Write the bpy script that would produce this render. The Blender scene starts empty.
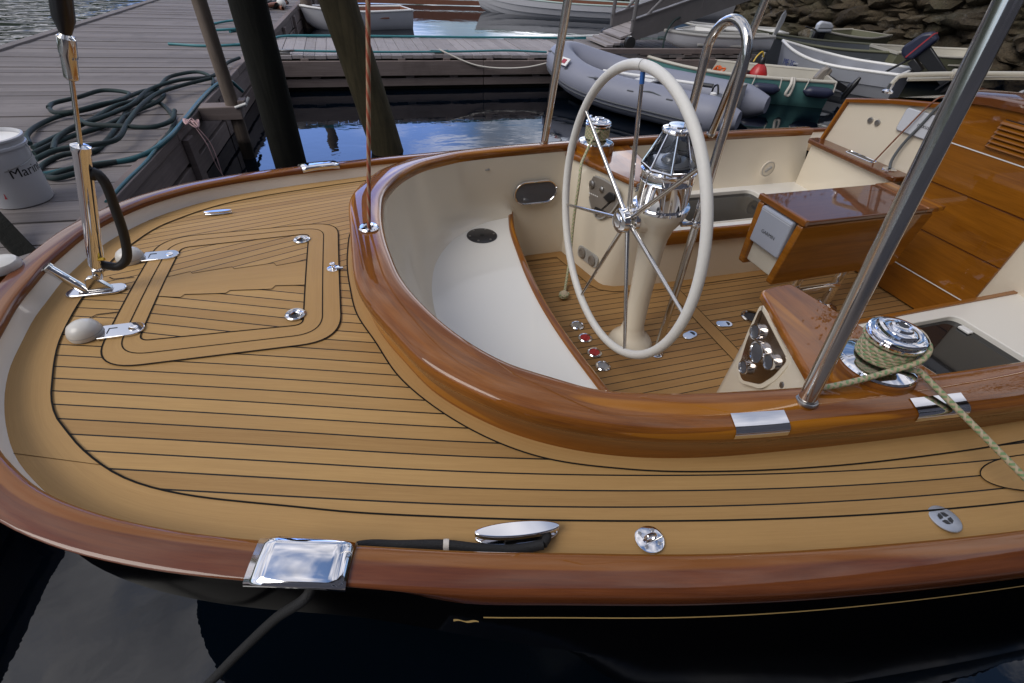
import bpy, bmesh, math, random
from math import sin, cos, pi, radians, hypot, atan2, sqrt
from mathutils import Vector, Matrix
random.seed(7)
SC = bpy.context.scene
COL = SC.collection

# ------------------------------------------------------------------ object helpers
def link(o, parent=None):
    COL.objects.link(o)
    if parent is not None: o.parent = parent
    return o
def tag(o, label=None, cat=None, group=None, kind=None):
    if label: o['label'] = label
    if cat: o['category'] = cat
    if group: o['group'] = group
    if kind: o['kind'] = kind
    return o
def thing(name, label, cat, loc=(0, 0, 0), rz=0, group=None):
    o = bpy.data.objects.new(name, None); link(o)
    o.empty_display_size = .1
    o.location = loc; o.rotation_euler = (0, 0, rz)
    return tag(o, label, cat, group)

class MB:
    """collects polygons; build() links them as one mesh object"""
    def __init__(s): s.v = []; s.f = []; s.uv = []; s.m = []
    def face(s, pts, uvs=None, m=0):
        i = len(s.v); s.v += [tuple(p) for p in pts]
        s.f.append(tuple(range(i, i + len(pts)))); s.uv.append(uvs or [(0, 0)] * len(pts)); s.m.append(m)
    def grid(s, rows, uvs=None, m=0, closed_u=False, closed_v=False):
        base = len(s.v); nr = len(rows); nc = len(rows[0])
        for r in rows: s.v += [tuple(p) for p in r]
        for i in range(nr if closed_u else nr - 1):
            for j in range(nc if closed_v else nc - 1):
                i2 = (i + 1) % nr; j2 = (j + 1) % nc
                s.f.append((base + i * nc + j, base + i2 * nc + j, base + i2 * nc + j2, base + i * nc + j2))
                if uvs:
                    a, b = i + 1, j + 1
                    def g(p, q): return uvs[p % len(uvs)][q % len(uvs[0])]
                    s.uv.append([g(i, j), g(a, j), g(a, b), g(i, b)])
                else: s.uv.append([(0, 0)] * 4)
                s.m.append(m)
        return base
    def ngon_idx(s, idx, m=0): s.f.append(tuple(idx)); s.uv.append([(0, 0)] * len(idx)); s.m.append(m)
    def box(s, c, d, rz=0, m=0, R=None):
        x, y, z = [k / 2 for k in d]
        M = R if R is not None else Matrix.Rotation(rz, 3, 'Z')
        P = [Vector(c) + M @ Vector((a * x, b * y, e * z)) for a in (-1, 1) for b in (-1, 1) for e in (-1, 1)]
        i = len(s.v); s.v += [tuple(p) for p in P]
        for q in ((0, 1, 3, 2), (4, 6, 7, 5), (0, 4, 5, 1), (2, 3, 7, 6), (0, 2, 6, 4), (1, 5, 7, 3)):
            s.f.append(tuple(i + k for k in q)); s.m.append(m)
            L = max(range(3), key=lambda k: d[k])
            s.uv.append([((P[k] - P[0]).dot(M.col[L]), sum((P[k] - P[0]).dot(M.col[t]) for t in range(3) if t != L)) for k in q])
    def prism(s, poly, z0, z1, m=0, F=None):
        """2D polygon extruded z0..z1; F maps (x,y,z)->world"""
        F = F or (lambda x, y, z: (x, y, z))
        n = len(poly); i = len(s.v)
        s.v += [tuple(F(x, y, z0)) for x, y in poly] + [tuple(F(x, y, z1)) for x, y in poly]
        s.f.append(tuple(i + k for k in reversed(range(n)))); s.uv.append([poly[k] for k in reversed(range(n))]); s.m.append(m)
        s.f.append(tuple(i + n + k for k in range(n))); s.uv.append([poly[k] for k in range(n)]); s.m.append(m)
        for k in range(n):
            l = (k + 1) % n
            s.f.append((i + k, i + l, i + n + l, i + n + k)); s.m.append(m)
            s.uv.append([poly[k], poly[l], poly[l], poly[k]])
    def lathe(s, prof, o=(0, 0, 0), ax=(0, 0, 1), n=32, m=0, cap=True, a0=0.0):
        A = Vector(ax).normalized(); t = Vector((1, 0, 0)) if abs(A.x) < .9 else Vector((0, 1, 0))
        U = (t - A * t.dot(A)).normalized(); W = A.cross(U)
        rows = [[Vector(o) + A * h + (U * cos(a0 + 2 * pi * k / n) + W * sin(a0 + 2 * pi * k / n)) * r for k in range(n)] for r, h in prof]
        uvs = [[(k / n * 6.283 * .1, h) for k in range(n + 1)] for r, h in prof]
        b = s.grid(rows, uvs, m, closed_v=True)
        if cap:
            if prof[0][0] > 1e-5: s.ngon_idx([b + k for k in reversed(range(n))], m)
            if prof[-1][0] > 1e-5: s.ngon_idx([b + (len(prof) - 1) * n + k for k in range(n)], m)
    def tube(s, pts, r, n=10, m=0, closed=False, caps=True):
        P = [Vector(p) for p in pts]; N = len(P)
        rr = r if isinstance(r, (list, tuple)) else [r] * N
        T = []
        for i in range(N):
            a = P[(i - 1) % N] if (closed or i > 0) else P[i]; b = P[(i + 1) % N] if (closed or i < N - 1) else P[i]
            T.append((b - a).normalized() if (b - a).length > 1e-9 else Vector((0, 0, 1)))
        t = Vector((0, 0, 1)) if abs(T[0].z) < .9 else Vector((1, 0, 0))
        U = (t - T[0] * t.dot(T[0])).normalized(); rows = []; uvs = []; L = 0
        for i in range(N):
            U = U - T[i] * U.dot(T[i]); U.normalize(); W = T[i].cross(U)
            if i: L += (P[i] - P[i - 1]).length
            rows.append([P[i] + (U * cos(2 * pi * k / n) + W * sin(2 * pi * k / n)) * rr[i] for k in range(n)])
            uvs.append([(L, k / n) for k in range(n + 1)])
        b = s.grid(rows, uvs, m, closed_u=closed, closed_v=True)
        if caps and not closed:
            s.ngon_idx([b + k for k in reversed(range(n))], m); s.ngon_idx([b + (N - 1) * n + k for k in range(n)], m)
    def sphere(s, c, r, n=20, k=12, sc=(1, 1, 1), m=0, half=False):
        lo = 0 if half else -pi / 2
        rows = [[(c[0] + r * sc[0] * cos(a) * cos(b), c[1] + r * sc[1] * cos(a) * sin(b), c[2] + r * sc[2] * sin(a))
                 for b in [2 * pi * j / n for j in range(n)]] for a in [lo + (pi / 2 - lo) * i / k for i in range(k + 1)]]
        s.grid(rows, None, m, closed_v=True)
    def add(s, verts, faces, m=0):
        i = len(s.v); s.v += [tuple(v) for v in verts]
        for f in faces: s.f.append(tuple(i + k for k in f)); s.uv.append([(0, 0)] * len(f)); s.m.append(m)
    def build(s, name, mats, parent=None, bevel=0, smooth=38, label=None, segs=2):
        me = bpy.data.meshes.new(name)
        me.from_pydata(s.v, [], s.f)
        uv = me.uv_layers.new(name='UVMap')
        fl = [c for f in s.uv for p in f for c in p]
        if len(fl) == 2 * len(me.loops): uv.data.foreach_set('uv', fl)
        me.polygons.foreach_set('material_index', s.m)
        for mt in (mats if isinstance(mats, (list, tuple)) else [mats]): me.materials.append(mt)
        bm = bmesh.new(); bm.from_mesh(me)
        bmesh.ops.remove_doubles(bm, verts=bm.verts, dist=1e-5)
        bmesh.ops.recalc_face_normals(bm, faces=bm.faces)
        bm.to_mesh(me); bm.free()
        me.polygons.foreach_set('use_smooth', [bool(smooth)] * len(me.polygons))
        if smooth: me.set_sharp_from_angle(angle=radians(smooth))
        me.update()
        o = bpy.data.objects.new(name, me); link(o, parent)
        if bevel:
            b = o.modifiers.new('bevel', 'BEVEL'); b.width = bevel; b.segments = segs; b.limit_method = 'ANGLE'; b.angle_limit = radians(40)
            b.harden_normals = False
        if label: o['label'] = label
        return o

def spline(pts, step=.02, closed=False):
    """Catmull-Rom (centripetal) resample of 2D/3D polyline"""
    P = [Vector(p if len(p) == 3 else (p[0], p[1], 0)) for p in pts]; out = []
    n = len(P)
    for i in range(n if closed else n - 1):
        if closed: a, b, c, d = P[i - 1], P[i], P[(i + 1) % n], P[(i + 2) % n]
        else:
            b, c = P[i], P[i + 1]; a = P[i - 1] if i else b * 2 - c; d = P[i + 2] if i + 2 < n else c * 2 - b
        k = max(1, int(math.ceil((c - b).length / step)))
        t0 = 0.; t1 = max((b - a).length, 1e-6) ** .5; t2 = t1 + max((c - b).length, 1e-6) ** .5; t3 = t2 + max((d - c).length, 1e-6) ** .5
        for j in range(k):
            t = t1 + (t2 - t1) * j / k
            A1 = a * ((t1 - t) / (t1 - t0)) + b * ((t - t0) / (t1 - t0)); A2 = b * ((t2 - t) / (t2 - t1)) + c * ((t - t1) / (t2 - t1))
            A3 = c * ((t3 - t) / (t3 - t2)) + d * ((t - t2) / (t3 - t2))
            B1 = A1 * ((t2 - t) / (t2 - t0)) + A2 * ((t - t0) / (t2 - t0)); B2 = A2 * ((t3 - t) / (t3 - t1)) + A3 * ((t - t1) / (t3 - t1))
            out.append(B1 * ((t2 - t) / (t2 - t1)) + B2 * ((t - t1) / (t2 - t1)))
    if not closed: out.append(P[-1].copy())
    return out
def mirror(half):
    """half curve listed stern centre -> bow on +y; returns starboard bow -> stern -> port bow"""
    return [(x, -y) for x, y in reversed(half[1:])] + list(half)
def resample(P, n):
    L = [0]
    for a, b in zip(P, P[1:]): L.append(L[-1] + (b - a).length)
    out = []; j = 0
    for i in range(n):
        t = L[-1] * i / (n - 1)
        while j < len(L) - 2 and L[j + 1] < t: j += 1
        u = (t - L[j]) / max(1e-9, L[j + 1] - L[j]); out.append(P[j].lerp(P[j + 1], u))
    return out
def normals2(P):
    N = []
    for i in range(len(P)):
        t = (P[min(i + 1, len(P) - 1)] - P[max(i - 1, 0)]); t.z = 0; t.normalize()
        N.append(Vector((-t.y, t.x, 0)))      # left of travel; starboard bow->stern->port bow travels clockwise seen from above
    return N
def interp(tab, x):
    if x <= tab[0][0]: return tab[0][1]
    for (a, b), (c, d) in zip(tab, tab[1:]):
        if x <= c: return b + (d - b) * (x - a) / (c - a)
    return tab[-1][1]
def text_geo(s, size, font=None, extrude=0):
    cu = bpy.data.curves.new('lettering', 'FONT'); cu.body = s; cu.size = size; cu.align_x = 'CENTER'; cu.align_y = 'CENTER'; cu.extrude = extrude
    cu.resolution_u = 3
    o = bpy.data.objects.new('lettering', cu); COL.objects.link(o)
    dg = bpy.context.evaluated_depsgraph_get(); e = o.evaluated_get(dg); me = e.to_mesh()
    bm = bmesh.new(); bm.from_mesh(me); bmesh.ops.triangulate(bm, faces=bm.faces); v = [tuple(p.co) for p in bm.verts]; f = [tuple(q.index for q in p.verts) for p in bm.faces]; bm.free()
    e.to_mesh_clear(); bpy.data.objects.remove(o); bpy.data.curves.remove(cu)
    return v, f

# ------------------------------------------------------------------ materials
class NT:
    def __init__(s, name):
        s.mat = bpy.data.materials.new(name); s.mat.use_nodes = True; s.t = s.mat.node_tree; s.t.nodes.clear()
        s.out = s.t.nodes.new('ShaderNodeOutputMaterial')
    def n(s, typ, **kw):
        k = s.t.nodes.new(typ)
        for a, b in kw.items(): setattr(k, a, b)
        return k
    def l(s, a, b): s.t.links.new(a, b)
    def math(s, op, a, b=None, c=None, clamp=False):
        k = s.n('ShaderNodeMath', operation=op); k.use_clamp = clamp
        for i, x in enumerate((a, b, c)):
            if x is None: continue
            if isinstance(x, (int, float)): k.inputs[i].default_value = x
            else: s.l(x, k.inputs[i])
        return k.outputs[0]
    def ramp(s, fac, stops):
        k = s.n('ShaderNodeValToRGB'); e = k.color_ramp.elements
        while len(e) < len(stops): e.new(.5)
        for q, (p, c) in zip(e, stops): q.position = p; q.color = (*c, 1) if len(c) == 3 else c
        s.l(fac, k.inputs[0]); return k.outputs[0]
    def mix(s, fac, a, b, mode='MIX'):
        k = s.n('ShaderNodeMix', data_type='RGBA', blend_type=mode)
        for sock, x in ((k.inputs[0], fac), (k.inputs[6], a), (k.inputs[7], b)):
            if isinstance(x, (int, float)): sock.default_value = x
            elif isinstance(x, tuple): sock.default_value = (*x, 1)
            else: s.l(x, sock)
        return k.outputs[2]
    def noise(s, vec, scale, detail=3, rough=.55, dist=0):
        k = s.n('ShaderNodeTexNoise'); k.inputs['Scale'].default_value = scale; k.inputs['Detail'].default_value = detail
        k.inputs['Roughness'].default_value = rough; k.inputs['Distortion'].default_value = dist
        if vec is not None: s.l(vec, k.inputs['Vector'])
        return k.outputs['Fac']
    def mapping(s, vec, sc=(1, 1, 1), loc=(0, 0, 0)):
        k = s.n('ShaderNodeMapping'); k.inputs['Scale'].default_value = sc; k.inputs['Location'].default_value = loc; s.l(vec, k.inputs[0]); return k.outputs[0]
    def obj(s): return s.n('ShaderNodeTexCoord').outputs['Object']
    def uv(s): return s.n('ShaderNodeTexCoord').outputs['UV']
    def bump(s, h, strength=.3, dist=.01):
        k = s.n('ShaderNodeBump'); k.inputs['Strength'].default_value = strength; k.inputs['Distance'].default_value = dist; s.l(h, k.inputs['Height']); return k.outputs[0]
    def bsdf(s, base=(.5, .5, .5), rough=.5, metal=0, coat=0, coat_rough=.03, spec=.5, normal=None, cnormal=None, trans=0, ior=1.5, alpha=1):
        k = s.n('ShaderNodeBsdfPrincipled')
        def st(nm, x):
            if isinstance(x, (int, float)): k.inputs[nm].default_value = x
            elif isinstance(x, tuple): k.inputs[nm].default_value = (*x, 1)
            else: s.l(x, k.inputs[nm])
        st('Base Color', base); st('Roughness', rough); st('Metallic', metal); st('Coat Weight', coat); st('Coat Roughness', coat_rough)
        st('Specular IOR Level', spec); st('Transmission Weight', trans); st('IOR', ior); st('Alpha', alpha)
        if normal is not None: s.l(normal, k.inputs['Normal'])
        if cnormal is not None: s.l(cnormal, k.inputs['Coat Normal'])
        s.l(k.outputs[0], s.out.inputs[0]); return k
M = {}
def simple(name, base, rough, metal=0, coat=0, var=.06, scale=6, spec=.5, bump=0, bscale=40, rvar=.0):
    t = NT(name); o = t.obj(); n = t.noise(o, scale, 4)
    c = t.mix(t.math('MULTIPLY', n, 1.0), tuple(b * (1 - var) for b in base), tuple(min(1, b * (1 + var)) for b in base))
    r = rough
    if rvar: r = t.math('ADD', t.math('MULTIPLY', t.noise(o, scale * 2.3, 5), rvar), rough - rvar / 2)
    nm = t.bump(t.noise(o, bscale, 4), bump, .004) if bump else None
    t.bsdf(c, r, metal, coat, spec=spec, normal=nm); M[name] = t.mat; return t.mat

simple('cream_gelcoat', (.72, .645, .52), .22, coat=.5, var=.03, scale=1.5, rvar=.06)
simple('white_gelcoat', (.76, .73, .665), .30, coat=.35, var=.02, scale=1.2, rvar=.02)
simple('white_paint', (.76, .75, .73), .35, var=.05)
simple('grey_plastic', (.38, .37, .35), .42, var=.04)
simple('pale_dome', (.60, .575, .53), .35, var=.05, coat=.2)
simple('cover_grey', (.34, .37, .44), .38, var=.04)
simple('cover_white', (.55, .57, .62), .35, var=.04)
simple('black_rubber', (.012, .012, .012), .55, var=.1)
simple('black_plastic', (.015, .015, .017), .3, var=.1)
simple('compass_grey', (.07, .075, .085), .25, coat=.6)
simple('black_strap', (.010, .010, .011), .8, var=.2, bump=.4, bscale=200)
simple('red_plastic', (.42, .02, .02), .3, var=.1)
simple('orange_plastic', (.7, .13, .02), .45, var=.1)
simple('blue_tape', (.03, .12, .4), .5)
simple('yellow_brass', (.65, .42, .03), .4)
simple('gold_leaf', (.75, .52, .2), .45, var=.1)
simple('instrument_grey', (.2, .175, .15), .38, var=.05)
simple('leather_white', (.68, .665, .63), .55, var=.06, scale=60, bump=.25, bscale=260)
simple('dark_glass', (.010, .010, .011), .035, coat=0., var=.1, spec=.35)
simple('portlight_glass', (.075, .082, .10), .2, coat=.8)
simple('hypalon_grey', (.22, .23, .29), .5, var=.06, scale=3, bump=.15, bscale=60, rvar=.12)
simple('hypalon_dark', (.09, .095, .11), .6, var=.1)
simple('navy_vinyl', (.018, .022, .05), .4, var=.1)
simple('teal_paint', (.12, .29, .28), .4, var=.1, rvar=.15)
simple('cream_paint', (.50, .47, .40), .45, var=.08)
simple('aluminium_skiff', (.36, .37, .41), .45, metal=.35, var=.08, rvar=.15)
simple('grey_skiff', (.13, .14, .15), .5, var=.12, rvar=.1)
simple('olive_paint', (.17, .17, .11), .55, var=.12)
simple('yellow_paint', (.72, .50, .01), .4, var=.06)
simple('blue_paint', (.05, .09, .16), .45, var=.1)
simple('teal_rail', (.42, .52, .48), .4)
simple('hull_white', (.50, .50, .53), .35, var=.04, rvar=.1)
simple('boat_brown', (.24, .10, .06), .5, var=.15)
simple('gangway_metal', (.19, .18, .18), .5, metal=.6, var=.15, rvar=.2)
simple('turquoise_hose', (.03, .17, .19), .45, var=.15)
simple('teal_hose', (.012, .085, .10), .45, var=.3, scale=14)
simple('bucket_plastic', (.56, .56, .58), .4, var=.05)
simple('ink', (.012, .012, .012), .5)
simple('blue_ink', (.03, .05, .22), .5)
simple('red_ink', (.35, .03, .04), .5)
simple('pale_rope', (.62, .58, .52), .8, var=.15, bump=.4, bscale=300)
simple('pink_twine', (.55, .36, .36), .85, var=.15, bump=.4, bscale=300)
simple('grey_rope', (.10, .11, .12), .8, var=.15, bump=.4, bscale=300)
simple('rope_black', (.011, .011, .012), .75, var=.3, bump=.6, bscale=260)
simple('styrofoam', (.70, .69, .66), .7, var=.1)

def metal(name, base, rough, rv=.03):
    t = NT(name); o = t.obj()
    r = t.math('ADD', t.math('MULTIPLY', t.noise(o, 30, 5), rv), rough)
    t.bsdf(base, r, 1.0); M[name] = t.mat
metal('chrome', (.80, .80, .82), .035); metal('stainless', (.62, .60, .57), .11, .06); metal('dull_steel', (.42, .41, .40), .3, .1)
metal('mirror_brown', (.46, .40, .35), .12)
metal('plate_silver', (.6, .62, .66), .38, .1)

def teak(name, plank=True, light=(.52, .32, .122), dark=(.325, .18, .060), rough=.55, gloss=0):
    """UV: u along the grain in metres, v across; for plank=True v counts planks and seams fall on whole numbers"""
    t = NT(name); uv = t.uv(); sep = t.n('ShaderNodeSeparateXYZ'); t.l(uv, sep.inputs[0])
    U, V = sep.outputs[0], sep.outputs[1]
    if plank:
        pid = t.math('FLOOR', V); wn = t.n('ShaderNodeTexWhiteNoise', noise_dimensions='1D'); t.l(pid, wn.inputs['W'])
        tint = wn.outputs['Value']; vv = t.math('MULTIPLY', V, .042)
        offs = t.math('MULTIPLY', tint, 37.)
    else:
        vv = V; offs = t.math('MULTIPLY', V, 0.); tint = t.noise(t.mapping(uv, (.8, 6, 1)), 1., 2)
    cb = t.n('ShaderNodeCombineXYZ'); t.l(t.math('ADD', U, offs), cb.inputs[0]); t.l(vv, cb.inputs[1]); t.l(offs, cb.inputs[2])
    g1 = t.noise(t.mapping(cb.outputs[0], (2.2, 60, 1)), 1.5, 4, .6, .6)
    g2 = t.noise(t.mapping(cb.outputs[0], (11, 520, 1)), 1.0, 4, .65)
    g3 = t.noise(t.mapping(t.obj(), (1, 1, 1)), 3.2, 3)
    pore = t.noise(t.mapping(cb.outputs[0], (24, 900, 1)), 1.0, 2, .7)
    f = t.math('ADD', t.math('MULTIPLY', g1, .5), t.math('ADD', t.math('MULTIPLY', g2, .45), t.math('MULTIPLY', tint, .42)))
    f = t.math('SUBTRACT', f, t.math('MULTIPLY', t.math('SUBTRACT', .46, pore, clamp=True), .7))
    c = t.ramp(f, [(.32, dark), (.66, tuple((a + b) / 2 for a, b in zip(light, dark))), (1., light)])
    c = t.mix(t.math('MULTIPLY', g3, .30), c, (.30, .19, .10))
    # faint water stains
    st = t.ramp(t.noise(t.mapping(t.obj(), (1, 1.6, 1)), 1.3, 5, .65), [(.45, (0, 0, 0)), (.7, (1, 1, 1))])
    c = t.mix(t.math('MULTIPLY', st, .22), c, dark)
    bh = g2
    if plank:
        fr = t.math('FRACT', V); d = t.math('MINIMUM', fr, t.math('SUBTRACT', 1., fr))
        seam = t.math('LESS_THAN', d, .048)
        c = t.mix(seam, c, (.012, .011, .010))
        bh = t.math('SUBTRACT', t.math('MULTIPLY', g2, .6), t.math('MULTIPLY', seam, 1.2))
    k = t.bsdf(c, t.math('ADD', t.math('MULTIPLY', g1, .2), rough - .1), coat=gloss, coat_rough=.06, normal=t.bump(bh, .12, .002), spec=.22)
    M[name] = t.mat
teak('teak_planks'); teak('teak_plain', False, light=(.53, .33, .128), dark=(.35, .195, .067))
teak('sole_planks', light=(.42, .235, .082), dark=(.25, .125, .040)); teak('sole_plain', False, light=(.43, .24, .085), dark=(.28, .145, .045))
simple('scarf_line', (.11, .06, .022), .8, spec=.1)
simple('caulk', (.012, .011, .010), .85, spec=.12)

def varnish(name, light=(.30, .105, .022), dark=(.12, .035, .008), streak=True, coat=1., cr=.025, vs=45):
    t = NT(name); uv = t.uv()
    g1 = t.noise(t.mapping(uv, (1.6, vs * .5, 1)), 1.0, 5, .62, .9)
    g2 = t.noise(t.mapping(uv, (7, vs * 6, 1)), 1., 3, .6)
    f = t.math('ADD', t.math('MULTIPLY', g1, .75), t.math('MULTIPLY', g2, .3))
    c = t.ramp(f, [(.28, dark), (.55, tuple((a * .55 + b * .45) for a, b in zip(light, dark))), (.8, light)])
    if streak:   # amber runs of sapwood in the varnished timber
        s = t.ramp(t.noise(t.mapping(uv, (.8, 14, 1), (3, 1, 0)), 1.0, 1, .5, .5), [(.565, (0, 0, 0)), (.60, (1, 1, 1))])
        c = t.mix(t.math('MULTIPLY', s, .75 if streak is True else streak), c, (.40, .15, .008))
    lb = t.bump(t.noise(t.obj(), 12, 3), .02, .008)
    t.bsdf(c, .5, coat=coat, coat_rough=cr, cnormal=lb, spec=.06); M[name] = t.mat
varnish('varnished_rail', (.20, .060, .017), (.066, .017, .006), streak=.35, cr=.03); varnish('varnished_coaming', (.34, .115, .012), (.085, .024, .003), cr=.014)
varnish('varnished_panel', (.34, .125, .010), (.13, .040, .003), streak=False, vs=30); varnish('varnished_table', (.19, .065, .016), (.07, .020, .006), streak=False, vs=30)

def rope_mat(name, base, fleck, fleck2=None, pitch=.05):
    t = NT(name); uv = t.uv(); sep = t.n('ShaderNodeSeparateXYZ'); t.l(uv, sep.inputs[0])
    w = t.math('FRACT', t.math('ADD', t.math('MULTIPLY', sep.outputs[0], 1 / pitch), t.math('MULTIPLY', sep.outputs[1], 2.)))
    c = t.mix(t.math('LESS_THAN', w, .5), base, fleck)
    if fleck2:
        w2 = t.math('FRACT', t.math('SUBTRACT', t.math('MULTIPLY', sep.outputs[0], .6 / pitch), t.math('MULTIPLY', sep.outputs[1], 2.)))
        c = t.mix(t.math('LESS_THAN', w2, .3), c, fleck2)
    br = t.n('ShaderNodeTexChecker'); t.l(t.mapping(uv, (160, 8, 1)), br.inputs[0]); br.inputs['Scale'].default_value = 1.
    t.bsdf(c, .75, normal=t.bump(br.outputs['Fac'], .5, .001)); M[name] = t.mat
rope_mat('sheet_green_tan', (.46, .36, .23), (.20, .31, .15), (.50, .42, .29), .016)
rope_mat('line_red_fleck', (.33, .085, .045), (.36, .24, .15), None, .05)
rope_mat('line_rust', (.20, .06, .03), (.26, .12, .07), None, .05)
rope_mat('hose_green_black', (.006, .015, .016), (.010, .030, .030), None, .9)

def black_hull():
    t = NT('hull_black'); lb = t.bump(t.noise(t.obj(), 3, 2), .03, .02)
    t.bsdf((.002, .002, .0025), .16, coat=0., cnormal=lb, spec=.03); M['hull_black'] = t.mat
black_hull()
def clear_glass():
    t = NT('clear_glass'); tr = t.n('ShaderNodeBsdfTransparent'); tr.inputs[0].default_value = (.90, .92, .95, 1)
    gl = t.n('ShaderNodeBsdfGlossy'); gl.inputs['Roughness'].default_value = .02
    fr = t.n('ShaderNodeFresnel'); fr.inputs[0].default_value = 1.5
    mx = t.n('ShaderNodeMixShader'); t.l(fr.outputs[0], mx.inputs[0]); t.l(tr.outputs[0], mx.inputs[1]); t.l(gl.outputs[0], mx.inputs[2]); t.l(mx.outputs[0], t.out.inputs[0])
    M['clear_glass'] = t.mat
clear_glass()
def dock_wood(name, a=(.25, .225, .225), b=(.13, .115, .115), grain=(1, 30, 30), rnd=True):
    t = NT(name); o = t.obj()
    ge = t.n('ShaderNodeNewGeometry'); r = ge.outputs['Random Per Island']
    g = t.noise(t.mapping(o, grain), 1.6, 5, .65, .3); big = t.noise(o, .9, 4)
    f = t.math('ADD', t.math('MULTIPLY', g, .75), t.math('ADD', t.math('MULTIPLY', r, .30 if rnd else .05), t.math('MULTIPLY', big, .25)))
    c = t.ramp(f, [(.3, b), (.9, a)])
    st = t.ramp(t.noise(o, 2.6, 5, .7), [(.52, (0, 0, 0)), (.72, (1, 1, 1))])
    c = t.mix(t.math('MULTIPLY', st, .35), c, tuple(x * .5 for x in b))
    t.bsdf(c, .8, normal=t.bump(g, .35, .004), spec=.25); M[name] = t.mat
dock_wood('dock_boards_x', (.225, .20, .192), (.105, .092, .088), grain=(1.2, 40, 40)); dock_wood('dock_boards_y', (.34, .31, .31), (.20, .18, .18), grain=(40, 1.2, 40))
dock_wood('dock_fascia', (.25, .205, .19), (.12, .092, .085), grain=(1.2, 1.2, 40)); dock_wood('wet_timber', (.05, .042, .028), (.014, .012, .009), grain=(3, 3, 20)); dock_wood('grey_shingle', (.20, .19, .19), (.11, .105, .105), grain=(20, 20, 3))
def piling_mat(name, a, b, wet):
    t = NT(name); o = t.obj(); g = t.noise(t.mapping(o, (14, 14, 1.2)), 1.5, 5, .65, .5); m = t.noise(o, 5, 5, .7)
    c = t.ramp(t.math('ADD', t.math('MULTIPLY', g, .7), t.math('MULTIPLY', m, .4)), [(.3, b), (.85, a)])
    sep = t.n('ShaderNodeSeparateXYZ'); t.l(o, sep.inputs[0])
    w = t.math('ADD', sep.outputs[2], t.math('MULTIPLY', m, .12))
    wm = t.ramp(w, [(wet, (1, 1, 1)), (wet + .05, (0, 0, 0))])
    c = t.mix(t.math('MULTIPLY', wm, .85), c, (.006, .006, .004))
    t.bsdf(c, .8, normal=t.bump(g, .7, .012), spec=.2); M[name] = t.mat
piling_mat('dark_piling', (.016, .016, .011), (.003, .003, .003), .22); piling_mat('mossy_piling', (.115, .092, .050), (.028, .025, .014), .10); piling_mat('grey_post', (.22, .175, .145), (.09, .07, .055), .2)
def rock_mat():
    t = NT('rock'); o = t.obj(); r = t.n('ShaderNodeNewGeometry').outputs['Random Per Island']
    n1 = t.noise(o, 2.2, 7, .68, .4); n2 = t.noise(o, 11, 5, .7)
    f = t.math('ADD', t.math('MULTIPLY', n1, .7), t.math('ADD', t.math('MULTIPLY', n2, .3), t.math('MULTIPLY', r, .25)))
    c = t.ramp(f, [(.38, (.010, .007, .004)), (.56, (.050, .034, .016)), (.74, (.098, .074, .044)), (.90, (.21, .195, .175))])
    w = t.ramp(t.noise(o, 1.1, 4), [(.5, (0, 0, 0)), (.65, (1, 1, 1))])
    c = t.mix(t.math('MULTIPLY', w, .5), c, (.045, .045, .018))
    c = t.mix(t.math('MULTIPLY', t.math('LESS_THAN', t.noise(o, 26, 6, .75), .44), .7), c, (.008, .006, .004))
    t.bsdf(c, .85, normal=t.bump(n2, 1., .05)); M['rock'] = t.mat
rock_mat()
def leaf_mat():
    t = NT('foliage'); r = t.n('ShaderNodeNewGeometry').outputs['Random Per Island']
    t.bsdf(t.ramp(r, [(0, (.03, .045, .02)), (1, (.08, .095, .04))]), .7); M['foliage'] = t.mat
leaf_mat()
def water_mat():
    t = NT('harbour_water'); o = t.obj(); sep = t.n('ShaderNodeSeparateXYZ'); t.l(o, sep.inputs[0])
    n1 = t.noise(t.mapping(o, (1.0, 1.6, 1)), 1.6, 3, .5, .3); n2 = t.noise(t.mapping(o, (1, 1.5, 1)), 7., 3, .55, .4)
    # open water past the outer side of the dock is ruffled, the basin is calm
    open_ = t.math('MULTIPLY', t.math('SUBTRACT', -3.2, sep.outputs[0]), .5, clamp=True)
    h = t.math('ADD', t.math('MULTIPLY', n1, .0035), t.math('MULTIPLY', n2, .0005))
    n3 = t.noise(t.mapping(o, (1.0, 2.0, 1), (0, 0, 0)), 1.35, 2, .5, .6)
    h = t.math('ADD', h, t.math('MULTIPLY', t.math('MULTIPLY', n3, open_), .15))
    b = t.n('ShaderNodeBump'); b.inputs['Strength'].default_value = 1.; b.inputs['Distance'].default_value = 1.; t.l(h, b.inputs['Height'])
    t.bsdf((.0012, .003, .006), .010, normal=b.outputs[0], ior=1.6, spec=.5); M['harbour_water'] = t.mat
water_mat()

# ================================================================== THE YACHT (x forward, y to port, z up; z = 0 at the after deck)
KC = .075
def camber(y): return -KC * y * y
RAIL = [(-1.01, 0), (-1.01, .10), (-1.0, .2), (-.985, .32), (-.955, .43), (-.91, .54), (-.86, .63), (-.80, .705), (-.73, .775), (-.62, .85), (-.48, .92),
        (-.31, .985), (-.13, 1.04), (.1, 1.11), (.25, 1.15), (.54, 1.225), (.85, 1.29), (1.34, 1.37), (2., 1.45), (3., 1.5), (4, 1.48), (5.5, 1.28), (7., .8), (8.2, .03)]
def cov(x): q = min(x, 2.7) + .135; return .94 + .31 * q - .052 * q * q
COVER = [(-.915, 0), (-.912, .12), (-.90, .25), (-.863, .402), (-.845, .461), (-.816, .522), (-.783, .568), (-.732, .634), (-.651, .715), (-.584, .763), (-.481, .815),
         (-.252, .899)] + [(.2 * k - .135, cov(.2 * k - .135)) for k in range(14)] + [(3., 1.405), (4, 1.39), (5.5, 1.19), (7, .72), (8., .03)]
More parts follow.
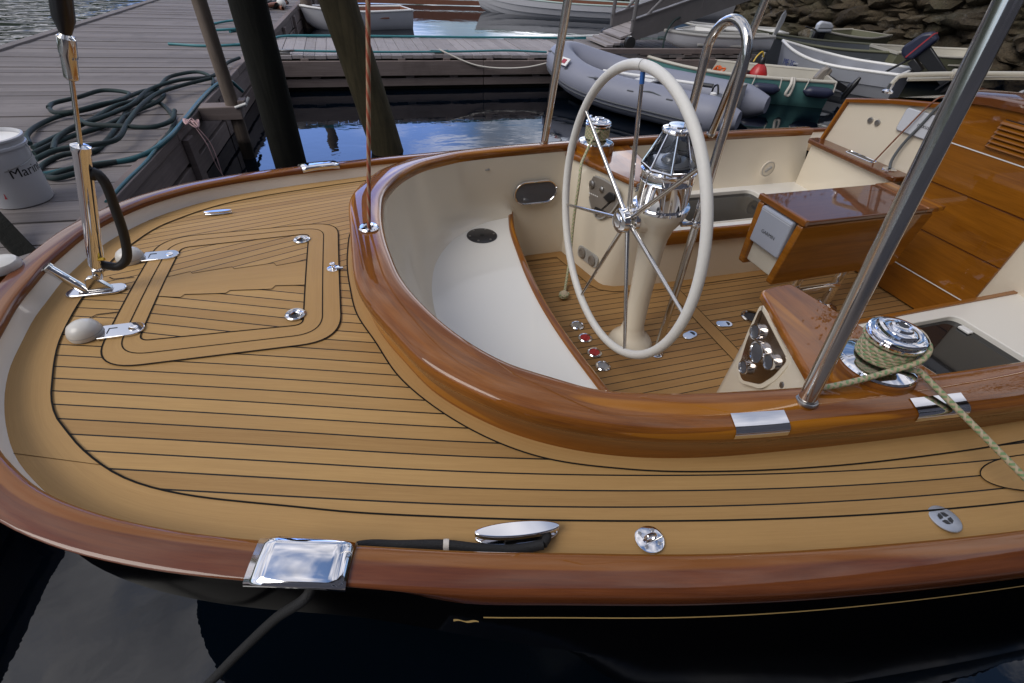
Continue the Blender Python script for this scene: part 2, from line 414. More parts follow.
CO = [(-.085, 0), (-.085, .1), (-.08, .29), (-.05, .41), (0, .53), (.07, .67), (.18, .79), (.30, .88), (.50, .97), (.71, 1.025), (1.06, 1.075), (1.41, 1.115), (1.6, 1.135), (2., 1.165), (2.6, 1.19), (2.95, 1.195)]
CI = [(.03, 0), (.03, .06), (.04, .19), (.06, .33), (.15, .55), (.27, .71), (.37, .78), (.46, .84), (.55, .87), (.67, .90), (1.02, .955), (1.32, .99), (1.75, 1.02), (2.3, 1.05), (2.95, 1.06)]
MARG = [(-.115, 0), (-.11, .13), (-.095, .28), (-.05, .42), (.01, .59), (.14, .77), (.30, .90), (.52, .99), (.75, 1.05), (1.08, 1.11), (1.5, 1.16), (1.69, 1.175), (2.2, 1.215), (2.95, 1.25)]
N_R = 560
rail = resample(spline(mirror(RAIL), .01), N_R); railN = normals2(rail)
cover = resample(spline(mirror(COVER), .01), N_R); coverN = normals2(cover)
N_C = 360
co = resample(spline(mirror(CO), .01), N_C); ci_d = resample(spline(mirror(CI), .005), 1500)
ci = []; j0 = 0
for k_, p_ in enumerate(co):      # inner edge point squarely across from each outer one, never running backwards
    j1 = min(range(j0, min(len(ci_d), j0 + 60)), key=lambda j: (ci_d[j] - p_).length); j0 = j1; ci.append(ci_d[j1].copy())
ci = [sum((ci[min(max(k_ + d, 0), N_C - 1)] for d in (-3, -2, -1, 0, 1, 2, 3)), Vector()) / 7 for k_ in range(N_C)]; marg = resample(spline(mirror(MARG), .01), N_C)
for c_ in (rail, ):   # normals must point outboard
    if railN[len(c_) // 2].x > 0: railN = [-n for n in railN]
if coverN[N_R // 2].x > 0: coverN = [-n for n in coverN]

def C_of(x): return (.94 + .31 * (x + .135)) if x < -.135 else cov(x)
def plankV(x, y):
    q = max(0., min(1., (x + .5) / 1.9)); q = q * q * (3 - 2 * q)
    return (C_of(x) - abs(y)) / (.0432 - .0048 * q) + .3 * (1 - q)
def deck_pt(x, y, off=0.): return (x, y, camber(y) + off)

yacht = thing('sailing_yacht', 'varnished sailing yacht moored close, teak afterdeck, mahogany rails and cream cockpit', 'yacht', (0, 0, 0))

def tumble(p, o, z):
    # the outer face of the rail leans inboard round the stern
    k = max(0., min(1., (.12 - p.x) / .42)); k = k * k * (3 - 2 * k)
    return o - k * 1.25 * max(0., .0787 - z) if o > .05 else o
# --- hull
def hull_mesh():
    mb = MB(); rows = []; uvs = []
    lev = [(0., .074, .03), (.02, .079, -.03), (.05, .082, -.10), (.2, .10, -.25), (.4, .115, -.42), (.65, .115, -.62), (.85, .09, -.80), (1., .03, -1.0)]
    stern_o = [.0, .012, .034, .040, -.16, -.42, -.70, -1.0]; stern_z = [.03, -.02, -.09, -.19, -.25, -.36, -.58, -1.0]
    for li, (t, o, z) in enumerate(lev):
        r = []
        for p, n in zip(rail, railN):
            k = max(0., min(1., (.55 - p.x) / .85)); k = k * k * (3 - 2 * k)             # counter stern: plumb below the rail, then cut away
            oo = tumble(p, o, z) if li == 0 else o + (stern_o[li] - o) * k
            q = p + n * oo; st = max(0., min(1., (1.2 - p.x) / 2.4)) * (1 - k)
            r.append((q.x + st * .3 * max(0, t - .2), q.y * (1 - .2 * st * max(0, t - .2)), camber(p.y) + z + (stern_z[li] - z) * k))
        rows.append(r)
    b = mb.grid(rows)
    return mb
hull = hull_mesh().build('hull', M['hull_black'], yacht, smooth=60)
mb = MB(); rows = [[], []]; idx = [i for i, p in enumerate(rail) if p.y < 0 and p.x > .085 and p.x < 7]
for i in idx:
    p, n = rail[i], railN[i]
    q = p + n * .0825 * 1.0
    rows[0].append((q.x, q.y, camber(p.y) - .052)); rows[1].append((q.x, q.y, camber(p.y) - .0585))
mb.grid(rows)
sc_ = [(rail[idx[-1]] + railN[idx[-1]] * .083 + Vector((-.01 - .05 * k / 10, 0.016 * k / 10, 0)), k) for k in range(11)]
mb.grid([[(p.x, p.y, camber(p.y) - .052 + .004 * sin(k * .9)) for p, k in sc_], [(p.x, p.y, camber(p.y) - .061 + .004 * sin(k * .9 + .8)) for p, k in sc_]])
mb.build('cove_stripe', M['gold_leaf'], hull, smooth=0)

# --- bulwark (white waterway face inside the rail) and varnished cap rail
mb = MB(); mb.grid([[(p + n * o)[:2] + (camber(p.y) + z,) for p, n in zip(rail, railN)] for o, z in ((-.004, -.004), (.0, .004), (.012, .055))])
mb.build('bulwark', M['white_gelcoat'], yacht)
RSEC = [(.012, .050), (.005, .056), (.004, .065), (.006, .073), (.012, .0775), (.022, .080), (.045, .0812), (.062, .0808), (.070, .0803), (.0755, .0797), (.0795, .0787), (.0825, .0767), (.0850, .0733), (.0862, .068), (.0866, .062), (.0865, .036), (.084, .028), (.076, .022)]
def sweep(curve, norms, sec, sel=None, grow=0., m=0, camb=True):
    mb = MB(); rows = []; uvs = []
    ids = sel if sel is not None else range(len(curve)); L = 0; S = []
    for k, i in enumerate(ids):
        if k: L += (curve[i] - curve[i - 1]).length
        S.append(L)
    v = 0
    for j, (o, z) in enumerate(sec):
        if j: v += hypot(o - sec[j - 1][0], z - sec[j - 1][1])
        row = []
        for i in ids:
            q = curve[i] + norms[i] * tumble(curve[i], o, z); row.append((q.x, q.y, camber(q.y) + z))
        rows.append(row); uvs.append([(s, v) for s in S])
    mb.grid(rows, uvs, m); return mb
cap = sweep(rail, railN, RSEC).build('cap_rail', M['varnished_rail'], yacht, smooth=70)

# --- teak deck
def halfrows():
    half = [p for p in rail if p.y >= -1e-6]; 
    mb = MB()
    for sgn in (1, -1):
        rows = []; uvs = []
        for p in [q for q in half if q.x < 8.1]:
            yi = 0. if p.x < -.02 else (interp([(a, b) for a, b in CI], p.x) + .02 if p.x < 2.95 else (interp([(2.95, .86), (5.5, .6), (5.6, 0)], p.x)))
            yi = min(yi, max(0, p.y - .005)); r = []; u = []
            for k in range(29):
                y = yi + (p.y - yi) * k / 28; r.append((p.x, sgn * y, camber(y))); u.append((p.x, plankV(p.x, y)))
            rows.append(r); uvs.append(u)
        mb.grid(rows, uvs)
    return mb
# finer stations near the stern where the outline turns
deck = halfrows().build('teak_deck', M['teak_planks'], yacht, smooth=60)
def strip_between(A, B, off, ulen=True, swap=False, n=6, flat=None):
    mb = MB(); rows = []; uvs = []; L = [0]
    for a, b in zip(A, A[1:]): L.append(L[-1] + (b - a).length)
    for k in range(n + 1):
        t = k / n; r = []; u = []
        for i, (a, b) in enumerate(zip(A, B)):
            p = a.lerp(b, t); r.append((p.x, p.y, (camber(p.y) if flat is None else flat) + off)); u.append((L[i], t * .12))
        rows.append(r); uvs.append(u)
    mb.grid(rows, uvs); return mb
def ribbon(P, w, off, closed=False, flat=None):
    """thin caulking line laid along P"""
    mb = MB(); P = [Vector((p[0], p[1], 0)) for p in P]; n = len(P); A = []; B = []
    for i in range(n):
        t = (P[(i + 1) % n] - P[i - 1]) if closed else (P[min(i + 1, n - 1)] - P[max(i - 1, 0)])
        t.normalize(); q = Vector((-t.y, t.x, 0)) * w / 2
        for L, s in ((A, 1), (B, -1)):
            v = P[i] + q * s; L.append((v.x, v.y, (camber(v.y) if flat is None else flat) + off))
    if closed: A.append(A[0]); B.append(B[0])
    mb.grid([A, B]); return mb
# the covering board follows the rail: pair its points with the nearest stretch of rail by outline parameter
coverR = []
for p in cover:
    q = min(rail, key=lambda r: (r - p).length); coverR.append(q + (q - p).normalized() * -.0)
cb = strip_between(cover, coverR, .0022); cbo = cb.build('covering_board', M['teak_plain'], deck, smooth=60)
ribbon(cover, .0042, .0034).build('caulking', M['caulk'], cbo, smooth=0)
for u in (.462, .538, .60):      # scarf joints across the covering board
    i_ = int(u * (N_R - 1)); a_, b_ = cover[i_], coverR[min(N_R - 1, i_ + (5 if u < .5 else -5))]
    ribbon([tuple(a_.lerp(b_, t_ / 6))[:2] for t_ in range(7)], .0016, .0030).build('scarf_joint', M['scarf_line'], cbo, smooth=0)
mg = strip_between(marg, [c.lerp(d, .3) for c, d in zip(co, ci)], .0022); mgo = mg.build('margin_plank', M['teak_plain'], deck, smooth=60)
ribbon(marg, .0040, .0034).build('caulking', M['caulk'], mgo, smooth=0)
# the butt where the side planks die into the margin plank, notched ends abaft the hatch, and the pale pad round the shroud
for P in ([(-.86, -.135), (-.845, -.118), (-.79, -.118)], [(-.875, .10), (-.86, .085), (-.80, .085)]):
    ribbon(P, .004, .0030).build('plank_butt', M['caulk'], deck, smooth=0)
pad = [(1.65 + .2 * cos(a), -1.262 + .052 * sin(a) + .03 * cos(a) * -1) for a in [2 * pi * k / 40 for k in range(40)]]
mb = MB(); mb.face([deck_pt(x, y, .0030) for x, y in pad], [(x, y) for x, y in pad]); po = mb.build('shroud_pad', M['teak_plain'], deck, smooth=0)
ribbon(pad, .003, .0042, closed=True).build('caulking', M['caulk'], po, smooth=0)

# --- lazarette hatch
def rrect(x0, x1, hy0, hy1, r, n=10):
    """rounded trapezoid: half width hy0 at x0, hy1 at x1"""
    c = [(x0, -hy0), (x1, -hy1), (x1, hy1), (x0, hy0)]; out = []
    for k in range(4):
        a = Vector(c[k - 1]); b = Vector(c[k]); d = Vector(c[(k + 1) % 4])
        u = (a - b).normalized(); w = (d - b).normalized(); p = b + u * r; q = b + w * r
        for j in range(n + 1):
            t = j / n; out.append(tuple(p * (1 - t) ** 2 + b * 2 * t * (1 - t) + q * t * t))
    return out
def dense(P, step=.015):
    out = []; n = len(P)
    for i in range(n):
        a = Vector(P[i]); b = Vector(P[(i + 1) % n]); k = max(1, int((b - a).length / step))
        out += [tuple(a.lerp(b, j / k)) for j in range(k)]
    return out
hat = bpy.data.objects.new('lazarette_hatch', None); link(hat, yacht)
H0 = rrect(-.787, -.143, .375, .395, .12); H1 = rrect(-.742, -.198, .33, .35, .085); H2 = rrect(-.698, -.254, .275, .30, .03)
def ring(Po, Pi, off, name):
    A = []; B = []; n = len(Po)
    for i in range(n):
        a, b, c, d = Vector(Po[i]), Vector(Po[(i + 1) % n]), Vector(Pi[i]), Vector(Pi[(i + 1) % n]); k = max(1, int((b - a).length / .015))
        for j in range(k): A.append(a.lerp(b, j / k).to_3d()); B.append(c.lerp(d, j / k).to_3d())
    A.append(A[0]); B.append(B[0])
    return strip_between(A, B, off, n=3).build(name, M['teak_plain'], hat, smooth=60)
ring(H0, H1, .0026, 'outer_frame'); ring(H1, H2, .0026, 'inner_frame')
mb = MB(); rows = []; uvs = []
for i in range(41):
    x = -.70 + .448 * i / 40; hw = .276 + .026 * i / 40; rows.append([deck_pt(x, -hw + 2 * hw * j / 40, .0018) for j in range(41)])
    uvs.append([(x, ((.9 + .40 * (x + .135)) - abs(-hw + 2 * hw * j / 40)) / .046 + .45) for j in range(41)])
mb.grid(rows, uvs); panel = mb.build('hatch_panel', M['teak_planks'], hat, smooth=60)
up_ = [(-.70, .060), (-.63, .082), (-.622, .068), (-.50, .086), (-.492, .070), (-.365, .083), (-.355, .062), (-.254, .080)]
lo_ = [(-.70, -.054), (-.63, -.077), (-.62, -.062), (-.497, -.082), (-.487, -.068), (-.358, -.088), (-.348, -.070), (-.254, -.086)]
king = lo_ + up_[::-1]
mb = MB(); mb.face([deck_pt(x, y, .0028) for x, y in king], [(x, y) for x, y in king]); kp = mb.build('king_plank', M['teak_plain'], hat, smooth=0)
ribbon(lo_, .0028, .0038).build('caulking', M['caulk'], kp, smooth=0); ribbon(up_, .0028, .0038).build('caulking', M['caulk'], kp, smooth=0)
for H in (H0, H1, H2): ribbon(dense(H), .0040 if H is not H1 else .0032, .0036, closed=True).build('caulking', M['caulk'], hat, smooth=0)
def capsule(cx, cy, L, W, n=10, nose=1.0):
    r = W / 2; out = []
    for k in range(n + 1): a = -pi / 2 + pi * k / n; out.append((cx + L / 2 - r * nose + r * nose * cos(a), cy + r * sin(a)))
    return out
for sy in (1, -1):      # hinges: blunt aft end, round nose
    cy = sy * .2186
    pl = [(-.806, cy - .031), ] + capsule(-.752, cy, .116, .062) + [(-.806, cy + .031)]
    mb = MB(); mb.prism(pl, camber(cy) + .002, camber(cy) + .009); mb.lathe([(.004, 0), (.013, .0015), (.011, -.001)], (-.722, cy, camber(cy) + .0095), n=16)
    h = mb.build('hinge', M['chrome'], hat, bevel=.003)
    mb = MB(); mb.tube([(-.785, cy - .012, camber(cy) + .0096), (-.785, cy + .012, camber(cy) + .0096)], .0012, 6); mb.tube([(-.785, cy + .012, camber(cy) + .0096), (-.765, cy + .012, camber(cy) + .0096)], .0012, 6)
    mb.build('knuckle', M['black_plastic'], h)
for sy in (1, -1):      # flush lift latches
    cy = sy * .2466; z = camber(cy) + .003
    mb = MB(); mb.lathe([(.031, 0), (.031, .004), (.027, .007), (.020, .005), (.018, .003)], (-.278, cy, z), n=28)
    l = mb.build('latch', M['stainless'], hat)
    mb = MB(); mb.lathe([(.0185, 0), (.0001, .0003)], (-.278, cy, z + .0034), n=20, cap=False); mb.build('latch_well', M['black_plastic'], l)
    mb = MB(); mb.tube(spline([(-.292, cy, z + .005), (-.278, cy + .009, z + .007), (-.262, cy, z + .006)], .004), .0045, 8); mb.lathe([(.009, 0), (.009, .004), (.004, .006)], (-.262, cy, z + .003), n=14)
    mb.build('latch_handle', M['chrome'], l)
mb = MB(); mb.lathe([(.022, 0), (.022, .003), (.015, .005), (.006, .006), (.006, .014), (.010, .018), (.010, .022), (.003, .026)], (-.162, 0, .002), n=24)
mb.tube([(-.15, -.01, .008), (-.128, -.012, .008)], .006, 8); mb.build('hasp', M['chrome'], hat)

# --- cove domes, backstay chain plate, hydraulic backstay
for sy in (1, -1):
    mb = MB(); cy = sy * .2135
    prof = [(.041, 0), (.0425, .011), (.040, .023), (.034, .034), (.023, .042), (.010, .0455), (.0001, .046)]
    mb.lathe(prof, (-.842, cy, camber(cy) + .002), n=32)
    o = mb.build('vent_dome', M['pale_dome'], yacht, smooth=60)
    mb = MB(); mb.lathe([(.0426, -.0010), (.0431, 0), (.0426, .0010)], (-.842, cy, camber(cy) + .015), n=32, cap=False); mb.build('dome_seam', M['grey_plastic'], o)
bk = bpy.data.objects.new('backstay', None); link(bk, yacht); bk['label'] = 'hydraulic backstay ram with black hose and chrome deck plate'
mb = MB(); cp_ = capsule(0, 0, .165, .056); mb.prism([(-.884 + a, .016 + b) for a, b in cp_ + [(-a, -b) for a, b in cp_]], .002, .010)
mb.build('chain_plate', M['chrome'], bk, bevel=.003)
mb = MB(); tang = [(-.905, .012), (-.835, .012), (-.862, .05), (-.87, .058), (-.885, .058), (-.895, .05)]
mb.prism(tang, -.009, .009, F=lambda x, z, y: (x, y + .014, z)); mb.build('tang', M['stainless'], bk, bevel=.003)
DB = Vector((.345, 0, 1)).normalized()
B0 = Vector((-.858, .012, .052))
def along(t): return B0 + DB * t
mb = MB(); mb.lathe([(.012, 0), (.014, .004), (.014, .03), (.010, .035)], along(.0), DB, 16); mb.tube([along(.012) + Vector((0, -.02, 0)), along(.012) + Vector((0, .02, 0))], .008, 10); mb.build('toggle', M['stainless'], bk)
mb = MB(); mb.lathe([(.010, .03), (.016, .04), (.020, .05), (.020, .40), (.022, .405), (.022, .42), (.012, .425)], along(0), DB, 24); mb.build('ram_cylinder', M['chrome'], bk)
mb = MB(); mb.box(along(.075), (.022, .032, .04), R=Matrix.Rotation(.31, 3, 'Y')); mb.build('valve_block', M['dull_steel'], bk, bevel=.003)
mb = MB(); mb.tube([along(.075) + Vector((.0, -.012, 0)), along(.075) + Vector((.028, -.016, .0))], .005, 8); mb.build('bleed_screw', M['yellow_brass'], bk)
mb = MB(); mb.tube([along(.42), along(.60)], .006, 10); mb.build('ram_rod', M['stainless'], bk)
mb = MB(); mb.lathe([(.008, .585), (.015, .59), (.016, .64), (.018, .645), (.018, .68), (.010, .69)], along(0), DB, 18); mb.box(along(.66), (.03, .024, .05), R=Matrix.Rotation(.31, 3, 'Y')); mb.build('fork_end', M['stainless'], bk, bevel=.002)
mb = MB(); mb.lathe([(.012, .69), (.022, .72), (.022, .90), (.012, 1.0), (.006, 1.01), (.005, 6.0)], along(0), DB, 16); mb.build('insulator', M['black_plastic'], bk)
mb = MB(); mb.tube(spline([(-.735, .012, .365), (-.720, .012, .378), (-.710, .012, .355), (-.718, .012, .27), (-.735, .012, .17), (-.760, .012, .105), (-.792, .012, .085), (-.82, .012, .093), (-.838, .012, .10)], .012), .013, 12)
mb.build('hydraulic_hose', M['black_rubber'], bk)
# flagstaff socket
mb = MB(); mb.tube([(-.915, .02, .012), (-.965, .012, .102)], .0145, 18); fs = mb.build('flagstaff_socket', M['chrome'], yacht)
dv = Vector((-.05, -.008, .09)).normalized(); mb = MB(); mb.lathe([(.0175, -.004), (.0175, .004), (.011, .005), (.011, -.02)], (-.966, .0118, .104), dv, 20, cap=False); mb.build('socket_lip', M['stainless'], fs)
mb = MB(); mb.lathe([(.0112, 0), (.0001, -.0005)], (-.9645, .012, .1010), dv, 16, cap=False); mb.build('socket_bore', M['black_plastic'], fs)
# stern light on the rail
mb = MB(); mb.lathe([(.040, -.035), (.048, -.015), (.052, .0)], (-1.125, .085, .075), n=24); sl = mb.build('stern_light', M['varnished_rail'], yacht)
mb = MB(); mb.lathe([(.054, 0), (.055, .012), (.048, .024), (.028, .030), (.0001, .031)], (-1.125, .085, .077), n=24); mb.build('lens_cap', M['pale_dome'], sl)

# --- deck fittings
def popcleat(cx, cy, L, rz, lift):
    mb = MB(); z = camber(cy) + .0032; a = rz
    def F(x, y, zz): return (cx + x * cos(a) - y * sin(a), cy + x * sin(a) + y * cos(a), zz)
    full = [(L * .5 * cos(a_), L * .135 * sin(a_)) for a_ in [2 * pi * q / 36 for q in range(36)]]
    mb.prism(full, z, z + .006, F=F); o = mb.build('pop_up_cleat', M['chrome'], yacht, bevel=.0025)
    mb = MB(); mb.prism([(L * .51 * cos(a_), L * .10 * sin(a_)) for a_ in [2 * pi * q / 36 for q in range(36)]], z + .004 + lift * .55, z + .010 + lift, F=F); mb.build('cleat_horn', M['chrome'], o, bevel=.004, segs=3)
popcleat(-.63, .597, .105, .02, .004); popcleat(.20, -1.075, .185, -.17, .022)
mb = MB(); x, y = .49, -1.155; z = camber(y) + .003
mb.lathe([(.033, 0), (.033, .003), (.029, .0045), (.0001, .0046)], (x, y, z), n=28)
pe = mb.build('pad_eye', M['chrome'], yacht)
mb = MB(); mb.tube(spline([(x - .014, y, z + .003), (x - .010, y, z + .017), (x, y, z + .022), (x + .010, y, z + .017), (x + .014, y, z + .003)], .004), .0042, 8); mb.build('eye_loop', M['chrome'], pe)
for k in range(4):
    mb = MB(); mb.lathe([(.0045, 0), (.0045, .0012), (.0001, .0016)], (x + .023 * cos(k * pi / 2 + .78), y + .023 * sin(k * pi / 2 + .78), z + .0042), n=10); mb.build('screw_head', M['dull_steel'], pe)
x, y = 1.245, -1.292; z = camber(y) + .003
mb = MB(); mb.lathe([(.036, 0), (.036, .003), (.034, .004), (.0001, .0041)], (x, y, z), n=30); df = mb.build('deck_filler', M['plate_silver'], yacht)
mb = MB()
for a in range(4):
    A0 = a * pi / 2 + .2; mb.face([(x + r * cos(b), y + r * sin(b), z + .0052) for r, b in [(.006, A0 + .2), (.006, A0 + 1.1), (.016, A0 + 1.3), (.017, A0 + .66), (.016, A0)]])
mb.build('filler_slots', M['black_plastic'], df, smooth=0)

# --- fairlead chocks let into the rail
def chock(sgn):
    ids = [i for i, p in enumerate(rail) if p.y * sgn > 0 and -.315 < p.x < -.125]
    sec = [(o + (.004 if o > .045 else -.004), z + .004) for o, z in RSEC[1:-5]]
    n = len(ids); mb = MB(); rows = []
    for j, (o, z) in enumerate(sec):
        r = []
        for k, i in enumerate(ids):
            t = k / (n - 1); lift = .005 * sin(pi * t) ** .5
            edge = 1.0
            zz = z + lift
            q = rail[i] + railN[i] * (tumble(rail[i], o - .006, z) + .006 if o > .05 else o); r.append((q.x, q.y, camber(q.y) + zz))
        rows.append(r)
    mb.grid(rows); o_ = mb.build('chock', M['chrome'], yacht, smooth=70)
    mod = o_.modifiers.new('thick', 'SOLIDIFY'); mod.thickness = .003; mod.offset = 1
    mb = MB(); rows = []
    ids2 = ids[int(n * .28):int(n * .80)]
    for z in (.026, .050):
        rows.append([(rail[i] + railN[i] * (tumble(rail[i], .0865, z) + .0085))[:2] + (camber(rail[i].y) + (z if z < .04 else z + .004 * sin(pi * k / len(ids2))),) for k, i in enumerate(ids2)])
    mb.grid(rows); mb.build('chock_mouth', M['black_plastic'], o_, smooth=0)
    return o_
chock(-1); chock(1)

# --- cockpit coaming
CSEC = [(.80, 0.), (.82, .03), (.88, .080), (.97, .092), (.995, .099), (1.0, .108), (.997, .120), (.985, .128), (.955, .1335), (.90, .1365), (.7, .1415), (.4, .1445), (.15, .1425), (.05, .139), (-.005, .130), (-.02, .118), (-.01, .100), (.05, .094)]
def csweep(sec, ids=None, g=0.):
    mb = MB(); rows = []; uvs = []; ids = list(ids if ids is not None else range(N_C)); L = 0; S = []
    for k, i in enumerate(ids):
        if k: L += (co[i] - co[ids[k - 1]]).length
        S.append(L)
    v = 0
    for j, (t, z) in enumerate(sec):
        if j: v += hypot((t - sec[j - 1][0]) * .115, z - sec[j - 1][1])
        r = []
        for i in ids:
            p = ci[i] + (co[i] - ci[i]) * t; r.append((p.x, p.y, camber(p.y) + z))
        rows.append(r); uvs.append([(s, v) for s in S])
    mb.grid(rows, uvs); return mb
coam = csweep(CSEC).build('coaming', M['varnished_coaming'], yacht, smooth=70)
for xa, xb in ((.745, .915), (1.255, 1.432)):
    ids = [i for i, p in enumerate(co) if p.y < 0 and xa < p.x < xb]
    sec = [(1.021, .112), (1.021, .116), (1.017, .122), (1.003, .1305), (.968, .1365), (.90, .1400), (.62, .1455), (.61, .1435)]
    o = csweep(sec, ids).build('chafe_strip', M['chrome'], coam, smooth=70)
# traveller line fairlead
mb = MB(); mb.lathe([(.034, 0), (.034, .004), (.029, .009), (.020, .010), (.016, .006), (.0155, .0)], (-.019, 0, .1445), n=28, cap=False)
fl = mb.build('mainsheet_bush', M['chrome'], coam)
mb = MB(); mb.lathe([(.0165, 0), (.0001, .0005)], (-.019, 0, .1475), n=20, cap=False); mb.build('bush_bore', M['black_plastic'], fl)
mb = MB(); mb.prism(capsule(1.93, 1.075, .11, .03) + [(2 * 1.93 - x, 2 * 1.075 - y) for x, y in capsule(1.93, 1.075, .11, .03)], camber(1.075) + .146, camber(1.075) + .152); mb.build('mooring_plate', M['chrome'], coam, bevel=.002)
mb = MB(); mb.sphere((2.32, 1.22, camber(1.22) + .07), .05, sc=(1.6, .6, 1), half=True); mb.build('vent_cowl', M['white_gelcoat'], yacht)

# --- cockpit well
SOLE = -.606; SEATA = -.30; SEAT = -.27
WB = [(.15, 0), (.15, .1), (.17, .29), (.225, .49), (.335, .68), (.46, .80), (.6, .885), (.80, .93), (1.1, .945), (1.6, .95), (2.3, .955), (2.95, .96)]
wb = resample(spline(mirror(WB), .01), N_C)
mb = MB(); rows = []
wbn = normals2(wb)
if wbn[N_C // 2].x > 0: wbn = [-n for n in wbn]
for t in (0, .06, .16, .3, .45, .6, .72, .82, .90, .95, .98, 1.0):
    r = []
    for a, b, n in zip(ci, wb, wbn):
        z0 = camber(a.y) + .10; p = a.lerp(b, t ** 1.7)
        if b.x < .80: p = p - n * .045 * max(0., (t - .6) / .4) ** 3
        r.append((p.x, p.y, z0 + (SEATA - z0) * (t if b.x > .8 else t + .0 * t)))
    rows.append(r)
rows.append([(b.x, b.y, SOLE - .02) for b in wb])
# wall set a little outboard of the coaming lip
mb.grid(rows); well = mb.build('cockpit_wall', M['cream_gelcoat'], yacht, smooth=50)
TR = [(.665, 0), (.675, .25), (.695, .45), (.73, .72), (.785, .935)]
trim = resample(spline(mirror(TR), .01), 121)
mb = MB(); rows = [[], [], []]; wbs = [p for p in wb if p.x < .80 or abs(p.y) < .93]
wsel = resample([p for p in wb if p.x <= .805], 121)
mb.grid([[(a.lerp(b, t).x, a.lerp(b, t).y, SEATA + .0) for a, b in zip(wsel, trim)] for t in (-.02, .2, .4, .6, .8, 1.)])
mb.grid([[(b.x, b.y, SEATA) for b in trim], [(b.x, b.y, SOLE - .01) for b in trim]])
aft = mb.build('helm_seat', M['white_gelcoat'], yacht, smooth=50)
tn = normals2(trim); tn = tn if tn[60].x > 0 else [-n for n in tn]
mb = MB(); S = [i * .016 for i in range(121)]
sec = [(-.016, SEATA + .001), (-.015, SEATA + .010), (-.010, SEATA + .013), (.008, SEATA + .013), (.014, SEATA + .009), (.015, SEATA - .03), (.006, SEATA - .034)]
mb.grid([[(p.x + n.x * o, p.y + n.y * o, z) for p, n in zip(trim, tn)] for o, z in sec], [[(s, j * .02) for s in S] for j in range(len(sec))])
mb.build('seat_trim', M['varnished_coaming'], aft, smooth=60)
def disc_port(x, y, name):
    mb = MB(); mb.lathe([(.082, 0), (.082, .003), (.078, .005), (.0001, .005)], (x, y, SEATA + .001), n=36); o = mb.build(name, M['black_plastic'], aft)
    for k in range(6):
        mb = MB(); mb.lathe([(.006, 0), (.006, .0015), (.0001, .002)], (x + .066 * cos(k * pi / 3), y + .066 * sin(k * pi / 3), SEATA + .006), n=10); mb.build('screw_head', M['dull_steel'], o)
    mb = MB(); mb.lathe([(.012, 0), (.012, .002), (.0001, .0025)], (x, y, SEATA + .006), n=12); mb.build('lift_knob', M['black_rubber'], o)
disc_port(.55, .69, 'inspection_plate'); disc_port(.55, -.63, 'inspection_plate')

# sole
mb = MB(); rows = []; uvs = []
for i in range(30):
    x = .55 + 2.5 * i / 29; rows.append([(x, -1 + 2 * j / 20, SOLE) for j in range(21)]); uvs.append([(x, (-1 + 2 * j / 20) / .0445 + .5) for j in range(21)])
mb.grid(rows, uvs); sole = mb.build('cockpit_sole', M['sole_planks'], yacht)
def flatstrip(P, w, z, closed=False):
    return ribbon(P, w, z, closed, flat=0.)
mpath = [(.79, .93), (1.135, .945), (1.225, .56), (1.245, .525), (1.30, .497), (1.42, .485), (1.55, .46), (2.95, .46)]
def offs(P, d):
    V_ = [Vector((x, y, 0)) for x, y in P]; N_ = []
    for i in range(len(V_)):
        ns = []
        for a, b in ((i - 1, i), (i, i + 1)):
            if a >= 0 and b < len(V_): t = (V_[b] - V_[a]).normalized(); ns.append(Vector((t.y, -t.x, 0)))
        n = sum(ns, Vector()) / len(ns); n = n / max(.35, n.dot(n)) if n.length > 0 else n; N_.append(n)
    return [v + n * d for v, n in zip(V_, N_)]
for s in (1, -1):
    A = [Vector((x, y + .02, 0)) for x, y in mpath]; B = offs(mpath, .062)
    A = [Vector((p.x, p.y * s, 0)) for p in A]; B = [Vector((p.x, p.y * s, 0)) for p in B]
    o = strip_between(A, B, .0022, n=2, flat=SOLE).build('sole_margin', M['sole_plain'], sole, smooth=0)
    ribbon([(p.x, p.y) for p in B], .004, .0030, flat=SOLE).build('caulking', M['caulk'], o, smooth=0)
for bx in (1.60,):
    A = [Vector((bx, -.40, 0)), Vector((bx, .40, 0))]; B = [Vector((bx + .075, -.40, 0)), Vector((bx + .075, .40, 0))]
    o = strip_between(A, B, .0018, n=1, flat=SOLE).build('sole_margin', M['sole_plain'], sole, smooth=0)
    for e in (A, B): ribbon([(p.x, p.y) for p in e], .004, .0028, flat=SOLE).build('caulking', M['caulk'], o, smooth=0)
for k, (x, y) in enumerate([(.945, .19), (.945, .085), (.945, -.03), (.945, -.13)]):
    mb = MB(); mb.lathe([(.036, 0), (.036, .004), (.031, .008), (.026, .006)], (x, y, SOLE + .002), n=28, cap=False)
    o = mb.build('deck_socket', M['chrome'], sole, label='red capped deck socket' if k in (1, 2) else 'grey capped deck socket')
    mb = MB(); mb.lathe([(.0275, 0), (.0275, .004), (.0001, .005)], (x, y, SOLE + .002), n=24)
    mb.box((x, y, SOLE + .0085), (.044, .012, .006), rz=.9)
    mb.build('socket_cap', M['red_plastic'] if k in (1, 2) else M['dull_steel'], o, bevel=.001)
for x, y, rz in ((1.495, -.02, .3), (1.735, .02, -.2)):
    mb = MB(); cp = capsule(0, 0, .09, .05); 
    F = lambda a, b, z, x=x, y=y, rz=rz: (x + a * cos(rz) - b * sin(rz), y + a * sin(rz) + b * cos(rz), z)
    mb.prism(cp + [(-a, -b) for a, b in cp], SOLE + .002, SOLE + .006, F=F); o = mb.build('lift_ring', M['chrome'], sole, bevel=.002)
    mb = MB(); mb.prism([F(a, b, 0)[:2] for a, b in capsule(.006, 0, .05, .03)], SOLE + .0062, SOLE + .0075); mb.build('ring_well', M['black_plastic'], o)
